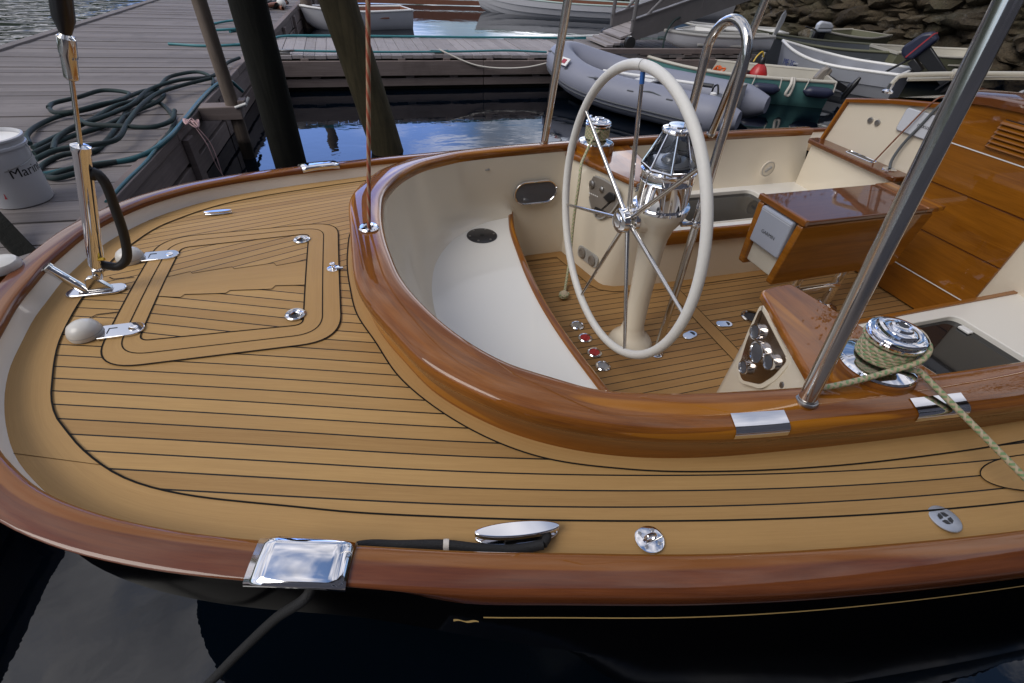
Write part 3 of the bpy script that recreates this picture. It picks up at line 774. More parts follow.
mb = MB(); mb.lathe([(.062, 0), (.062, .006), (.052, .010), (.045, .006)], (1.93, .035, SOLE + .002), n=32, cap=False); o = mb.build('table_socket', M['stainless'], sole)
mb = MB(); mb.lathe([(.047, 0), (.0001, .0005)], (1.93, .035, SOLE + .004), n=24, cap=False); mb.build('socket_well', M['black_plastic'], o)

# --- winch consoles either side
def quadpt(q, u, v):     # q = (aft-out bottom, aft-in bottom, aft-out top, aft-in top)
    a, b, c, d = [Vector(k) for k in q]; return a.lerp(b, u).lerp(c.lerp(d, u), v)
def frame_on(A, B, C, sgn):
    A, B, C = Vector(A), Vector(B), Vector(C); eu = (B - A).normalized(); n = (B - A).cross(C - A).normalized(); ev = n.cross(eu)
    if ev.z < 0: ev = -ev
    if n.x > 0: n = -n
    return lambda u, v, w=0: A + eu * u + ev * v + n * w
for s in (1, -1):
    con = bpy.data.objects.new('winch_console', None); link(con, yacht)
    con['label'] = 'console with engine switch panel' if s > 0 else 'console with round gauges'
    Y = lambda p: (p[0], p[1] * s, p[2])
    bot = [(1.135, 1.0), (1.228, .55), (1.245, .52), (1.30, .492), (1.42, .48), (1.56, .462), (1.60, 1.02)]
    top = [(1.125, .955), (1.305, .505), (1.312, .494), (1.33, .487), (1.405, .478), (1.43, .52), (1.56, 1.02)]
    mb = MB(); rows = [[Y((a + (c - a) * t, b + (d - b) * t, SOLE - .01 + (.612 if s > 0 else .590) * t)) for (a, b), (c, d) in zip(bot, top)] for t in (0, .25, .5, .75, 1)]
    mb.grid(rows, closed_v=True)
    # fillet down into seat front
    mb.build('console_body', M['cream_gelcoat'], con, smooth=35)
    wt = [(1.10, .965), (1.283, .490), (1.30, .472), (1.325, .465), (1.42, .455), (1.437, .463), (1.445, .49), (1.50, .80), (1.53, 1.03)]
    mb = MB(); P = [(x, y * s) for x, y in wt]; mb.prism(P if s > 0 else P[::-1], .0 if s > 0 else -.022, .030 if s > 0 else .010); mb.uv = [[(b * 1., a * .5) for a, b in q] for q in mb.uv]; mb.build('console_top', M['varnished_coaming'], con, bevel=.010, segs=3)
    A = (1.135, 1.0 * s, SOLE - .01); B = (1.228, .55 * s, SOLE - .01); C = ((1.125 + 1.305) / 2, (.955 + .505) / 2 * s, .002)
    F = frame_on(A, B, C, s)
    def polyplate(pts, w0, w1, name, mat, par, bevel=.002, F=F):
        mb = MB(); mb.prism(pts, w0, w1, F=lambda u, v, w: tuple(F(u, v, w))); return mb.build(name, mat, par, bevel=bevel)
    def dial(u, v, r, name, par, deep=.012, F=F):
        nrm = (F(0, 0, 1) - F(0, 0, 0)).normalized()
        mb = MB(); mb.lathe([(r, -.002), (r, deep * .6), (r * .96, deep), (r * .84, deep), (r * .80, deep * .7)], F(u, v, 0), nrm, 28, cap=False); o = mb.build(name, M['chrome'], par)
        mb = MB(); mb.lathe([(r * .82, 0), (.0001, .0003)], F(u, v, deep * .72), nrm, 24, cap=False); mb.build('dial_face', M['portlight_glass'], o); return o
    def roundpoly(P, r, n=5):
        out = []
        for k in range(len(P)):
            a, b, d = Vector(P[k - 1]), Vector(P[k]), Vector(P[(k + 1) % len(P)]); p = b + (a - b).normalized() * r; q = b + (d - b).normalized() * r
            out += [tuple(p * (1 - t) ** 2 + b * 2 * t * (1 - t) + q * t * t) for t in [j / n for j in range(n + 1)]]
        return out
    if s > 0:
        pp = roundpoly([(.186, .565), (.32, .580), (.451, .578), (.477, .529), (.432, .442), (.35, .368), (.29, .385), (.205, .477)], .034)
        pn = polyplate(pp, -.003, .004, 'switch_panel', M['instrument_grey'], con)
        rim = [tuple(Vector((a, b)) + (Vector((a, b)) - Vector((.33, .48))).normalized() * .010) for a, b in pp]
        polyplate(rim, -.003, .0025, 'panel_bezel', M['grey_plastic'], con)
        nrm = (F(0, 0, 1) - F(0, 0, 0)).normalized()
        for u, v, r in ((.244, .528, .022), (.334, .533, .016)):
            mb = MB(); mb.lathe([(r, 0), (r, .010), (r * .7, .014), (.0001, .015)], F(u, v, .004), nrm, 20); mb.build('switch_knob', M['dull_steel'], pn)
        mb = MB(); P = [(.36, .50), (.40, .545), (.445, .55), (.455, .52), (.41, .49)]; mb.prism(P, .004, .016, F=lambda u, v, w: tuple(F(u, v, w))); mb.build('throttle_handle', M['black_plastic'], pn, bevel=.004)
        mb = MB(); mb.prism([(.30, .405), (.39, .405), (.41, .435), (.31, .425)], .004, .010, F=lambda u, v, w: tuple(F(u, v, w))); mb.build('key_switch', M['black_plastic'], pn, bevel=.002)
        mb = MB()
        for k in range(5):
            mb.prism([(.225 + k * .018, .470 + k * .002), (.237 + k * .018, .470 + k * .002), (.237 + k * .018, .476 + k * .002), (.225 + k * .018, .476 + k * .002)], .004, .0048, F=lambda u, v, w: tuple(F(u, v, w)))
        mb.build('panel_legend', M['white_paint'], pn)
        for u, v in ((.042, .502), (.090, .506)):
            mb = MB(); mb.lathe([(.016, 0), (.016, .004), (.010, .006), (.0001, .005)], F(u, v, 0), nrm, 20); mb.build('push_button', M['dull_steel'], con)
        dial(.078, .404, .042, 'compass_dial', con, .012)
        pl = roundpoly([(.222, .150), (.42, .160), (.42, .078), (.222, .068)], .035); sp = polyplate(pl, -.002, .004, 'socket_plate', M['grey_plastic'], con)
        for u in (.272, .372):
            mb = MB(); mb.lathe([(.032, 0), (.032, .008), (.022, .012), (.020, .008), (.0001, .008)], F(u, .113, .004), nrm, 22); mb.build('power_socket', M['instrument_grey'], sp)
    else:
        pp = roundpoly([(.475, .600), (.445, .596), (.255, .555), (.270, .47), (.300, .400), (.385, .335), (.430, .355), (.460, .47)], .020)
        pn = polyplate(pp, .003, .005, 'gauge_panel', M['mirror_brown'], con)
        rim = [tuple(Vector((a, b)) + (Vector((a, b)) - Vector((.36, .47))).normalized() * .016) for a, b in pp]
        polyplate(rim, -.003, .003, 'panel_bezel', M['cream_gelcoat'], con)
        for u, v, r in ((.428, .532, .029), (.373, .482, .042), (.306, .500, .030), (.395, .392, .028)): dial(u, v, r, 'gauge', pn, .016, F=lambda a, b, w=0: F(a, b, w + .005))
        nrm = (F(0, 0, 1) - F(0, 0, 0)).normalized()
        mb = MB(); mb.lathe([(.012, 0), (.012, .004), (.008, .006), (.0001, .005)], F(.222, .475, 0), nrm, 20); mb.build('push_button', M['dull_steel'], con)

# --- winches
def winch(s):
    w = bpy.data.objects.new('winch', None); link(w, yacht); w['label'] = 'chrome self-tailing winch'
    x, y = 1.268, .938 * s; z = .056
    mb = MB(); mb.lathe([(.104, -.05), (.104, .018), (.100, .025), (.09, .026)], (x, y, z), n=44); mb.build('winch_pad', M['varnished_coaming'], w)
    mb = MB(); mb.lathe([(.095, .025), (.097, .028), (.094, .034), (.082, .039), (.066, .043), (.060, .046)], (x, y, z), n=44); mb.build('base_skirt', M['chrome'], w)
    mb = MB(); mb.lathe([(.060, .044), (.052, .050), (.048, .07), (.049, .095), (.056, .105), (.062, .111), (.066, .114)], (x, y, z), n=44); mb.build('drum', M['chrome'], w)
    mb = MB(); mb.lathe([(.062, .110), (.069, .115), (.070, .121), (.062, .125), (.052, .126)], (x, y, z), n=44)
    mb.lathe([(.052, .128), (.068, .130), (.070, .134), (.066, .138), (.056, .140), (.052, .137), (.047, .1365), (.044, .141), (.036, .146), (.028, .1475), (.025, .154), (.018, .155), (.015, .150), (.0001, .149)], (x, y, z), n=44); o = mb.build('self_tailer', M['chrome'], w)
    mb = MB(); mb.lathe([(.013, 0), (.0001, .0003)], (x, y, z + .1565), n=8, cap=False); mb.build('handle_socket', M['black_plastic'], o)
    mb = MB(); a0 = 2.3
    mb.tube(spline([(x + .05 * cos(a0 + k * .25), y + .05 * sin(a0 + k * .25), z + .151 - .002 * k) for k in range(7)], .008), .009, 8); mb.build('feeder_arm', M['chrome'], o)
    return x, y, z
winch(1); winch(-1)

# --- forward seats with flush dark glass hatches
for s in (1, -1):
    seat = bpy.data.objects.new('cockpit_seat', None); link(seat, yacht); seat['label'] = 'far cream side bench' if s > 0 else 'near cream side bench'
    outer = [(1.42, .46), (2.96, .44), (2.96, .97), (1.42, .97)]; inn = roundpoly([(1.735, .515), (2.44, .515), (2.44, .90), (1.735, .90)], .05, 8)
    mb = MB()
    N = len(inn); rows = []
    cx, cy = 2.0875, .7075
    ol_ = []
    for x, y in inn:
        dx, dy = x - cx, y - cy; k = min(((2.965 if dx > 0 else 1.42) - cx) / dx if abs(dx) > 1e-6 else 1e9, ((.975 if dy > 0 else .448) - cy) / dy if abs(dy) > 1e-6 else 1e9); ol_.append((cx + dx * k, cy + dy * k))
    for cxy in ((1.42, .448), (2.965, .448), (2.965, .975), (1.42, .975)):
        q_ = atan2(cxy[1] - cy, cxy[0] - cx); i_ = min(range(len(ol_)), key=lambda i: abs(atan2(sin(atan2(ol_[i][1] - cy, ol_[i][0] - cx) - q_), cos(atan2(ol_[i][1] - cy, ol_[i][0] - cx) - q_)))); ol_[i_] = cxy
    for f_ in (1., .5): rows.append([((a + (x - a) * f_), (b + (y - b) * f_) * s, SEAT) for (x, y), (a, b) in zip(ol_, inn)])
    for g, z in ((1.0, SEAT + .0), (1.0, SEAT + .006), (.985, SEAT + .009), (.97, SEAT + .006), (.965, SEAT - .018)):
        rows.append([(cx + (x - cx) * (1 + (g - 1) * .6), (cy + (y - cy) * g) * s, z) for x, y in inn])
    mb.grid(rows, closed_v=True)
    for (x0, x1, y0, y1) in ((2.9, 2.965, .448, .975),): pass
    mb.build('seat_top', M['white_gelcoat'], seat, smooth=30)
    mb = MB(); mb.face([(x, y * s, SEAT - .014) for x, y in inn]); gl = mb.build('dark_hatch', M['dark_glass'], seat, smooth=0)
    mb = MB(); mb.tube([(1.79, .535 * s, SEAT - .010), (1.83, .535 * s, SEAT - .010)], .008, 8); mb.build('hatch_latch', M['white_paint'], gl)
    mb = MB(); mb.box((2.40, .60 * s, SEAT - .008), (.03, .05, .012)); mb.build('hatch_latch', M['white_paint'], gl, bevel=.004)
    mb = MB(); mb.grid([[(x, y * s, z) for x, y in ((1.44, .465), (1.6, .462), (2.2, .455), (2.96, .448))] for z in (SEAT + .0005, SOLE - .01)]); mb.build('seat_front', M['cream_gelcoat'], seat)
    mb = MB(); A = [(1.43, .452), (2.2, .440), (2.96, .432)]; 
    mb.grid([[(x, (y + o) * s, z) for x, y in A] for o, z in ((.02, SEAT + .001), (.018, SEAT + .008), (.0, SEAT + .008), (-.006, SEAT + .0), (-.006, SEAT - .062), (.0, SEAT - .07), (.02, SEAT - .07))], [[(x, j * .02) for x, y in A] for j in range(7)])
    mb.build('seat_trim', M['varnished_panel'], seat)
# oval opening port in the side of the foot well, far side, and small marks on the wall
for s in (1, -1):
    F = lambda u, v, w: (.925 + u, (.922 - w + .05 * (u)) * s, -.18 + v)
    cp = capsule(0, 0, .27, .14, 12); full = cp + [(-a, -b) for a, b in cp]
    mb = MB(); n = len(full); rows = []
    for g, w in ((1.0, -.03), (1.0, .006), (.96, .012), (.88, .011), (.84, .004)): rows.append([F(a * (1 - (1 - g) * .55), b * g, w) for a, b in full])
    mb.grid(rows, closed_v=True); pt = mb.build('portlight', M['chrome'], yacht)
    mb = MB(); mb.face([F(a * .92, b * .85, .005) for a, b in full]); mb.build('port_pane', M['portlight_glass'], pt, smooth=0)
for x, y, z, a in ((.62, .905, -.02, 'x'), (.095, .44, -.02, 'o')):
    mb = MB(); mb.box((x, y - .012, z), (.04, .012, .01), rz=(0 if a == 'x' else 1.2)); mb.build('padeye', M['dull_steel'], well, bevel=.003)
mb = MB(); mb.lathe([(.052, 0), (.052, .006), (.046, .009), (.0001, .009)], (2.56, .948, -.15), (0, -1, 0), 28); fc = mb.build('fuel_cap', M['cream_gelcoat'], well)
mb = MB(); mb.box((2.56, .936, -.15), (.05, .006, .016), R=Matrix.Rotation(-.6, 3, 'Y')); mb.lathe([(.044, 0), (.047, .001), (.044, .002)], (2.56, .9395, -.15), (0, -1, 0), 24, cap=False); mb.build('cap_slot', M['grey_plastic'], fc)

# --- steering pedestal, binnacle, wheel
ped = bpy.data.objects.new('steering_pedestal', None); link(ped, yacht)
PA = Vector((1.152, 0, SOLE)); PD = (Vector((1.122, 0, .20)) - PA).normalized()
mb = MB(); mb.lathe([(.112, 0), (.110, .018), (.098, .038), (.074, .062), (.060, .085), (.055, .11), (.052, .118), (.0525, .124), (.050, .13), (.050, .3), (.055, .54), (.060, .60), (.074, .650), (.098, .690), (.110, .722), (.112, .742)], PA, PD, 44); mb.build('pedestal_column', M['cream_gelcoat'], ped, smooth=50)
mb = MB(); mb.lathe([(.056, -.03), (.052, .02), (.042, .06), (.036, .085)], (1.075, 0, .078), (-1, 0, .03), 24); mb.build('shaft_housing', M['cream_gelcoat'], ped)
mb = MB(); mb.lathe([(.113, .738), (.113, .748), (.101, .750), (.101, .846), (.104, .850), (.101, .854), (.101, .878), (.106, .884), (.107, .892), (.101, .898)], PA, PD, 48); bn = mb.build('binnacle_ring', M['chrome'], ped)
mb = MB()
for k in range(3): mb.box(PA + PD * (.80 - .012 * k) + Vector((-.075, .0775, 0)), (.03, .004, .004), rz=.75)
mb.build('binnacle_mark', M['black_plastic'], bn)
CB = PA + PD * .898; n6 = 8
pts = lambda r, h: [CB + PD * h + Vector((r * cos(2 * pi * k / n6 + .3), r * sin(2 * pi * k / n6 + .3), 0)) for k in range(n6)]
lo, hi = pts(.106, .004), pts(.048, .128)
mb = MB()
for k in range(n6): mb.tube([lo[k], hi[k]], .0048, 8); mb.tube([lo[k], lo[(k + 1) % n6]], .005, 8)
cf = mb.build('compass_hood', M['chrome'], ped)
mb = MB()
for k in range(n6): mb.face([lo[k], lo[(k + 1) % n6], hi[(k + 1) % n6], hi[k]])
mb.build('hood_panes', M['clear_glass'], cf, smooth=0)
mb = MB(); mb.lathe([(.050, .124), (.056, .128), (.058, .135), (.055, .141), (.044, .145), (.038, .146), (.036, .152), (.0001, .153)], CB, PD, 36); mb.build('hood_cap', M['chrome'], cf)
mb = MB(); mb.lathe([(.095, .0), (.095, .008), (.082, .014), (.076, .02)], CB, PD, 32); mb.sphere(CB + PD * .012, .040, 28, 10, half=True); mb.tube([CB + Vector((.0, .04, .04)), CB + Vector((.02, .02, .095))], .007, 8); mb.build('compass', M['compass_grey'], ped)
mb = MB(); mb.lathe([(.088, .0), (.088, .006), (.060, .010), (.0001, .011)], CB + PD * .012, PD, 28); mb.build('compass_card', M['dull_steel'], ped)
WX, WZ, WR = .942, .0814, .545
whl = bpy.data.objects.new('steering_wheel', None); link(whl, yacht); whl['label'] = 'large leather-bound steering wheel with seven steel spokes'
mb = MB(); mb.tube([(WX, WR * cos(2 * pi * k / 120), WZ + WR * sin(2 * pi * k / 120)) for k in range(120)], .0178, 16, closed=True); rimo = mb.build('rim', M['leather_white'], whl, smooth=60)
mb = MB()
for k in range(7):
    a = radians(85.2 + 360 / 7 * k + 3); 
for a in (radians(86), ):
    mb.lathe([(.0184, -.0012), (.0187, 0), (.0184, .0012)], (WX, WR * cos(a), WZ + WR * sin(a)), (0, -sin(a), cos(a)), 20, cap=False)
mb.build('rim_seam', M['black_plastic'], rimo)
HUB = Vector((.985, 0, WZ))
for k in range(7):
    a = radians(86 - 360 / 7 * k); e = Vector((WX, (WR - .004) * cos(a), WZ + (WR - .004) * sin(a))); h = HUB + Vector((0, .03 * cos(a), .03 * sin(a)))
    mb = MB(); mb.tube([h, h.lerp(e, .5), e], [.0098, .0085, .0062], 12); sp = mb.build('spoke', M['stainless'], whl)
    if k == 0:
        mb = MB(); mb.tube([h.lerp(e, .90), h.lerp(e, .97)], .0085, 12); mb.build('spoke_tape', M['blue_tape'], sp)
mb = MB(); mb.lathe([(.0001, .056), (.024, .055), (.030, .050), (.030, .044), (.043, .042), (.049, .036), (.049, .012), (.042, .004), (.034, -.006), (.034, -.012), (.046, -.018), (.046, -.034), (.028, -.040), (.022, -.06)], HUB, (-1, 0, 0), 32, cap=False); mb.build('hub', M['chrome'], whl)
# pedestal guard
gx = 1.232; gp = [(gx + .012, -.108, SOLE), (gx + .01, -.108, -.2), (gx, -.106, .2), (gx - .01, -.104, .63)]
arc = [(gx - .012, -.104 * cos(a), .655 + .104 * sin(a)) for a in [pi * k / 16 for k in range(1, 16)]]
pth = gp + arc + [(x, -y, z) for x, y, z in reversed(gp)]
mb = MB(); mb.tube(pth, .0165, 14); gd = mb.build('pedestal_guard', M['stainless'], ped)
for s in (1, -1):
    mb = MB(); mb.lathe([(.034, 0), (.034, .006), (.024, .012), (.018, .022)], (gx + .012, -.108 * s, SOLE + .001), n=24); mb.build('guard_foot', M['chrome'], gd)
mb = MB(); mb.tube([(1.17, -.10, .095), (gx + .003, -.106, .095)], .011, 8); mb.tube([(1.17, .10, .095), (gx + .003, .106, .095)], .011, 8)
for s in (1, -1): mb.lathe([(.020, -.014), (.022, -.010), (.022, .010), (.020, .014)], (gx + .003, .107 * s, .095), n=18)
mb.build('guard_clamp', M['chrome'], gd)

# --- bimini / gallows poles
LEAN = (.036, .122)
for s, x0, y0, z0, top in ((-1, .981, 1.0, .066, 1.95), (1, .981, 1.0, .066, 1.95), (1, 2.08, 1.01, .066, 1.9), (-1, 2.08, 1.01, .066, 1.9)):
    dx = LEAN[0] if x0 < 1.5 else .02
    e = Vector((x0 + dx * top, (y0 - LEAN[1] * top) * s, z0 + top)); b = Vector((x0, y0 * s, z0 - .01))
    mb = MB(); mb.tube([b, e], .0205, 24); p = mb.build('frame_pole', M['stainless'], yacht)
    mb = MB(); mb.lathe([(.0265, 0), (.0275, .004), (.026, .009), (.0222, .010), (.022, .013)], b + Vector((0, 0, .008)), (e - b), 28); mb.build('pole_collar', M['dull_steel'], p)
# head frame joining the poles, above the picture
mb = MB(); zt = 2.0
for x in (1.025, 2.118): mb.tube(spline([(x, -.765, zt), (x, -.5, zt + .10), (x, 0, zt + .14), (x, .5, zt + .10), (x, .765, zt)], .05), .0205, 14)
mb.build('frame_bow', M['stainless'], yacht)

# --- cockpit table with chart plotter
tab = bpy.data.objects.new('cockpit_table', None); link(tab, yacht); tab['label'] = 'varnished drop-leaf table with plotter in its end'
X0, X1, TZ, YC, HW = 1.81, 2.60, .05, .036, .150
mb = MB(); mb.box(((X0 + X1) / 2, YC, TZ - .010), (X1 - X0, 2 * HW, .022)); mb.build('table_top', M['varnished_table'], tab, bevel=.006, segs=3)
for c_, d_ in (((X0 - .004, YC, TZ - .008), (.024, 2 * HW + .004, .03)), ((X1 - .03, YC, TZ - .0065), (.11, 2 * HW + .003, .024))):
    mb = MB(); mb.box(c_, d_); mb.build('table_cleat', M['varnished_coaming'], tab, bevel=.005)
for s in (1, -1):      # hanging leaves
    th = .036
    prof = roundpoly([(X0 - .012, TZ - .022), (X1 - .02, TZ - .022), (X1 - .03, -.275), (X0 - .018, -.295)], .022, 4)
    def LF(a, z, w): return (a, YC + (HW - .002) * s - .022 * s * max(0, TZ - z) / .3 - w * s, z)
    mb = MB(); mb.prism(prof if s > 0 else prof[::-1], 0, th, F=LF); mb.build('drop_leaf', M['varnished_panel'], tab, bevel=.007, segs=3)
mb = MB(); pr = [(X0 + .006, TZ - .024), (2.5, TZ - .024), (2.45, -.272), (X0 + .006, -.272)]
mb.prism(pr, YC - .095, YC + .095, F=lambda x, z, y: (x, y, z)); mb.build('table_trunk', M['cream_paint'], tab, bevel=.006)
def PF(u, v, w): return (X0 + .006 - w, YC - u, TZ - .02 + v)
disp = roundpoly([(-.099, -.190), (.099, -.190), (.099, -.008), (-.099, -.008)], .012)
mb = MB(); mb.prism(disp, .0, .030, F=PF); pc = mb.build('plotter_cover', M['cover_grey'], tab, bevel=.008, segs=3)
for v_ in (-.018, -.026):
    mb = MB(); mb.prism([(-.095, v_ - .0012), (.095, v_ - .0012), (.095, v_ + .0012), (-.095, v_ + .0012)], .030, .0312, F=PF); mb.build('cover_ridge', M['cover_white'], pc)
v, f = text_geo('GARMIN', .024, extrude=.0)
mb = MB(); mb.add([PF(a, b - .115, .0312) for a, b, c in v], f); mb.build('lettering', M['ink'], pc, smooth=0)
for x_ in (2.12, 2.42):
    mb = MB(); mb.tube([(x_, YC, -.27), (x_, YC, SOLE)], .026, 20); mb.lathe([(.07, 0), (.07, .008), (.045, .018), (.028, .03)], (x_, YC, SOLE + .002), n=28); mb.build('table_leg', M['chrome'], tab)
mb = MB(); mb.tube(spline([(2.08, YC - .03, -.44), (2.12, YC - .035, -.43), (2.34, YC - .035, -.43), (2.40, YC - .03, -.44)], .02), .014, 12); mb.build('foot_brace', M['chrome'], tab)

# --- bulkhead and cabin
BX = 2.95
bh = bpy.data.objects.new('cabin_bulkhead', None); link(bh, yacht)
W2 = .33
mb = MB(); mb.prism([(-W2, SOLE), (W2, SOLE), (W2, .415), (-W2, .415)], 0, .04, F=lambda y, z, x: (BX + x, y, z)); mb.build('companionway_frame', M['varnished_panel'], bh)
zs = [SOLE + .01, -.42, -.20, .035, .232, .43]
for z0, z1 in zip(zs, zs[1:]):
    mb = MB(); P = [(-W2, z0 + .002), (W2, z0 + .002), (W2, z1 - .002), (-W2, z1 - .002)]
    i0 = len(mb.v); F = lambda y, z, x: (BX - .004 - x, y, z)
    mb.prism(P, 0, .02, F=F); mb.uv = [[(mb.v[k][1], mb.v[k][2]) for k in f] for f in mb.f]
    wbd = mb.build('washboard', M['varnished_panel'], bh, bevel=.002)
    if z1 > .4:   # louvred vent
        mb = MB(); mb.prism([(-.20, .262), (.06, .262), (.045, .39), (-.20, .39)], 0, .002, F=lambda y, z, x: (BX - .0245 - x, y, z)); lv = mb.build('louvre_back', M['black_plastic'], wbd)
        for k in range(6):
            zz = .270 + .0205 * k; R = Matrix.Rotation(-.75, 3, 'Y')
            mb = MB(); mb.box((BX - .033, -.075, zz + .004), (.024, .255, .006), R=R); mb.build('louvre_slat', M['varnished_panel'], lv, bevel=.002)
for z in zs[1:-1]:
    wide = abs(z - .232) < .01 or abs(z + .42) < .01
    mb = MB(); mb.box((BX - .0255, 0, z), (.003, 2 * W2, .0045 if wide else .0018)); mb.build('board_seam', M['white_paint'] if wide else M['varnished_rail'], bh)
for s in (1, -1):
    P = [(W2, SOLE), (.47, SOLE), (.47, SEAT - .05), (.965, SEAT - .05), (.965, -.02), (.945, .04), (.895, .265), (W2, .372)]
    mb = MB(); P2 = [(a * s, b) for a, b in P]; mb.prism(P2 if s > 0 else P2[::-1], 0, .04, F=lambda y, z, x: (BX + x - .01, y, z)); mb.build('bulkhead_panel', M['cream_gelcoat'], bh)
    mb = MB(); e0 = [(.975, .0), (.915, .275)]
    mb.tube([(BX - .015, .972 * s, -.01), (BX - .015, .91 * s, .27)], .016, 10); mb.build('corner_trim', M['varnished_coaming'], bh)
    mb = MB(); mb.grid([[(BX - .03 + a, y * s, z + b) for y, z in ((.915, .262), (.62, .325), (W2, .372))] for a, b in ((0.02, -.008), (0, -.008), (0, .010), (.01, .016), (.06, .016))]); mb.build('top_trim', M['varnished_coaming'], bh)
    # shelf and pod under it, port side only; the near panel runs down to the bench
    if s > 0:
        sh = roundpoly([(2.80, .30), (BX - .012, .30), (BX - .012, .99), (2.83, .99)], .035)
        mb = MB(); P = [(a, b * s) for a, b in sh]; mb.prism(P if s > 0 else P[::-1], -.006, .022); so = mb.build('bulkhead_shelf', M['varnished_table'], bh, bevel=.006)
        mb = MB(); cp = capsule(0, 0, .20, .046); full = cp + [(-a, -b) for a, b in cp]
        P = [(2.895 + b, (.62 + a) * s) for a, b in full]; mb.prism(P, .0223, .0235); mb.build('shelf_slot', M['black_plastic'], so)
        mb = MB(); mb.grid([[(2.895 + b * g, (.62 + a * (1 + (g - 1) * .3)) * s, z) for a, b in full] for g, z in ((1.0, .023), (1.06, .026), (1.16, .023))], closed_v=True); mb.build('slot_rim', M['chrome'], so)
        mb = MB(); mb.lathe([(.036, 0), (.036, .004), (.028, .007), (.022, .003), (.0001, .003)], (2.885, .41 * s, .022), n=24); mb.build('shelf_bush', M['chrome'], so)
        mb = MB(); mb.prism([(2.845, .345 * s), (2.945, .345 * s), (2.945, .965 * s), (2.86, .965 * s)], SEAT - .01, -.006); mb.build('shelf_pod', M['cream_gelcoat'], bh, bevel=.01)
    # instrument cover and plug sockets
    ic = roundpoly([(.265, .205), (.525, .205), (.525, .322), (.265, .322)], .02)
    F = lambda y, z, x: (BX - .011 - x, y * s, z)
    mb = MB(); mb.prism([((a - .395) * 1.05 + .395, (b - .2635) * 1.08 + .2635) for a, b in ic], 0, .006, F=F); io = mb.build('instrument_bezel', M['grey_plastic'], bh)
    mb = MB(); mb.prism(ic, .006, .016, F=F); cvr = mb.build('instrument_cover', M['cover_white'], io, bevel=.004)
    v, f = text_geo('nexus', .030)
    mb = MB(); mb.add([(BX - .0285, .385 * s - a, .262 + b) for a, b, c in v], f); mb.build('lettering', M['ink'], cvr, smooth=0)
    for yy in (.655, .705):
        mb = MB(); mb.lathe([(.016, 0), (.016, .008), (.009, .010), (.0001, .007)], (BX - .011, yy * s, .205), (-1, 0, 0), 18); mb.build('plug_socket', M['dull_steel'], bh)
# cabin trunk and roof
roof = [(BX - .0, 0, .46), (BX, .3, .445), (BX, .6, .375), (BX, .90, .285)]
mb = MB(); rows = []
for x, g, dz in ((BX + .0, 1., 0), (BX + .4, .985, .01), (4.2, .93, .02), (5.6, .72, .0), (6.4, .5, -.10), (6.9, .32, -.30)):
    r = [(x, y * g * .965, z + dz) for y, z in ((-1.03, -.08), (-.945, .25), (-.91, .272), (-.62, .355), (-.33, .415), (0, .44), (.33, .415), (.62, .355), (.91, .272), (.945, .25), (1.03, -.08))]
    rows.append(r)
mb.grid(rows); cab = mb.build('cabin_trunk', M['cream_gelcoat'], yacht, smooth=50)
mb = MB(); mb.grid([[(BX - .04 + a, y, z + b) for y, z in ((-W2 - .02, .418), (-.15, .444), (0, .45), (.15, .444), (W2 + .02, .418))] for a, b in ((.03, -.025), (0, -.02), (0, .012), (.02, .02), (.25, .028), (.25, -.0))]); mb.build('companionway_hood', M['varnished_table'], cab)
hb = [(3.02, .80, .335), (3.08, .80, .40), (3.12, .79, .418), (3.9, .60, .50), (4.4, .5, .52)]
mb = MB(); mb.tube(spline([(3.0, .74, .37), (3.02, .735, .43), (3.08, .70, .445), (3.5, .42, .50), (4.2, 0, .545), (4.6, -.3, .56)], .05), .0125, 10); mb.tube(spline([(3.10, .735, .415), (3.5, .45, .475), (4.2, .03, .52)], .05), .009, 8); tv = mb.build('grab_rail', M['cream_paint'], cab)
mb = MB(); mb.lathe([(.03, 0), (.03, .01), (.014, .02), (.012, .05)], (3.0, .74, .345), n=16); mb.build('rail_foot', M['chrome'], tv)
mb = MB(); mb.lathe([(.022, -.03), (.022, .03)], (3.25, .58, .475), (.7, -.5, .1), 12); mb.build('rail_sleeve', M['cream_paint'], tv)
mb = MB(); mb.tube(spline([(3.42, .16, .46), (3.42, .14, .53), (3.45, .10, .56), (3.6, -.1, .57), (3.9, -.5, .56)], .03), .013, 10); mb.build('hood_bow', M['white_paint'], cab)
mb = MB(); mb.box((3.30, .48, .375), (.14, .10, .09)); mb.build('winch_base', M['varnished_table'], cab, bevel=.01)
mb = MB(); mb.lathe([(.06, 0), (.058, .02), (.045, .03), (.044, .07), (.055, .08), (.056, .09), (.03, .10), (.0001, .1)], (3.14, .44, .405), n=28); mb.build('cabin_winch', M['chrome'], cab)
mb = MB()
for k in range(4): mb.lathe([(.018, -.01), (.022, 0), (.018, .01)], (3.2 + .03 * k, .20 - .05 * k, .455), (.5, 1, 0), 12)
mb.build('deck_organiser', M['dull_steel'], cab)
mb = MB(); mb.tube([(3.32, .22, .60), (4.05, -.25, .80)], .022, 8); mb.build('canvas_strap', M['black_strap'], cab)

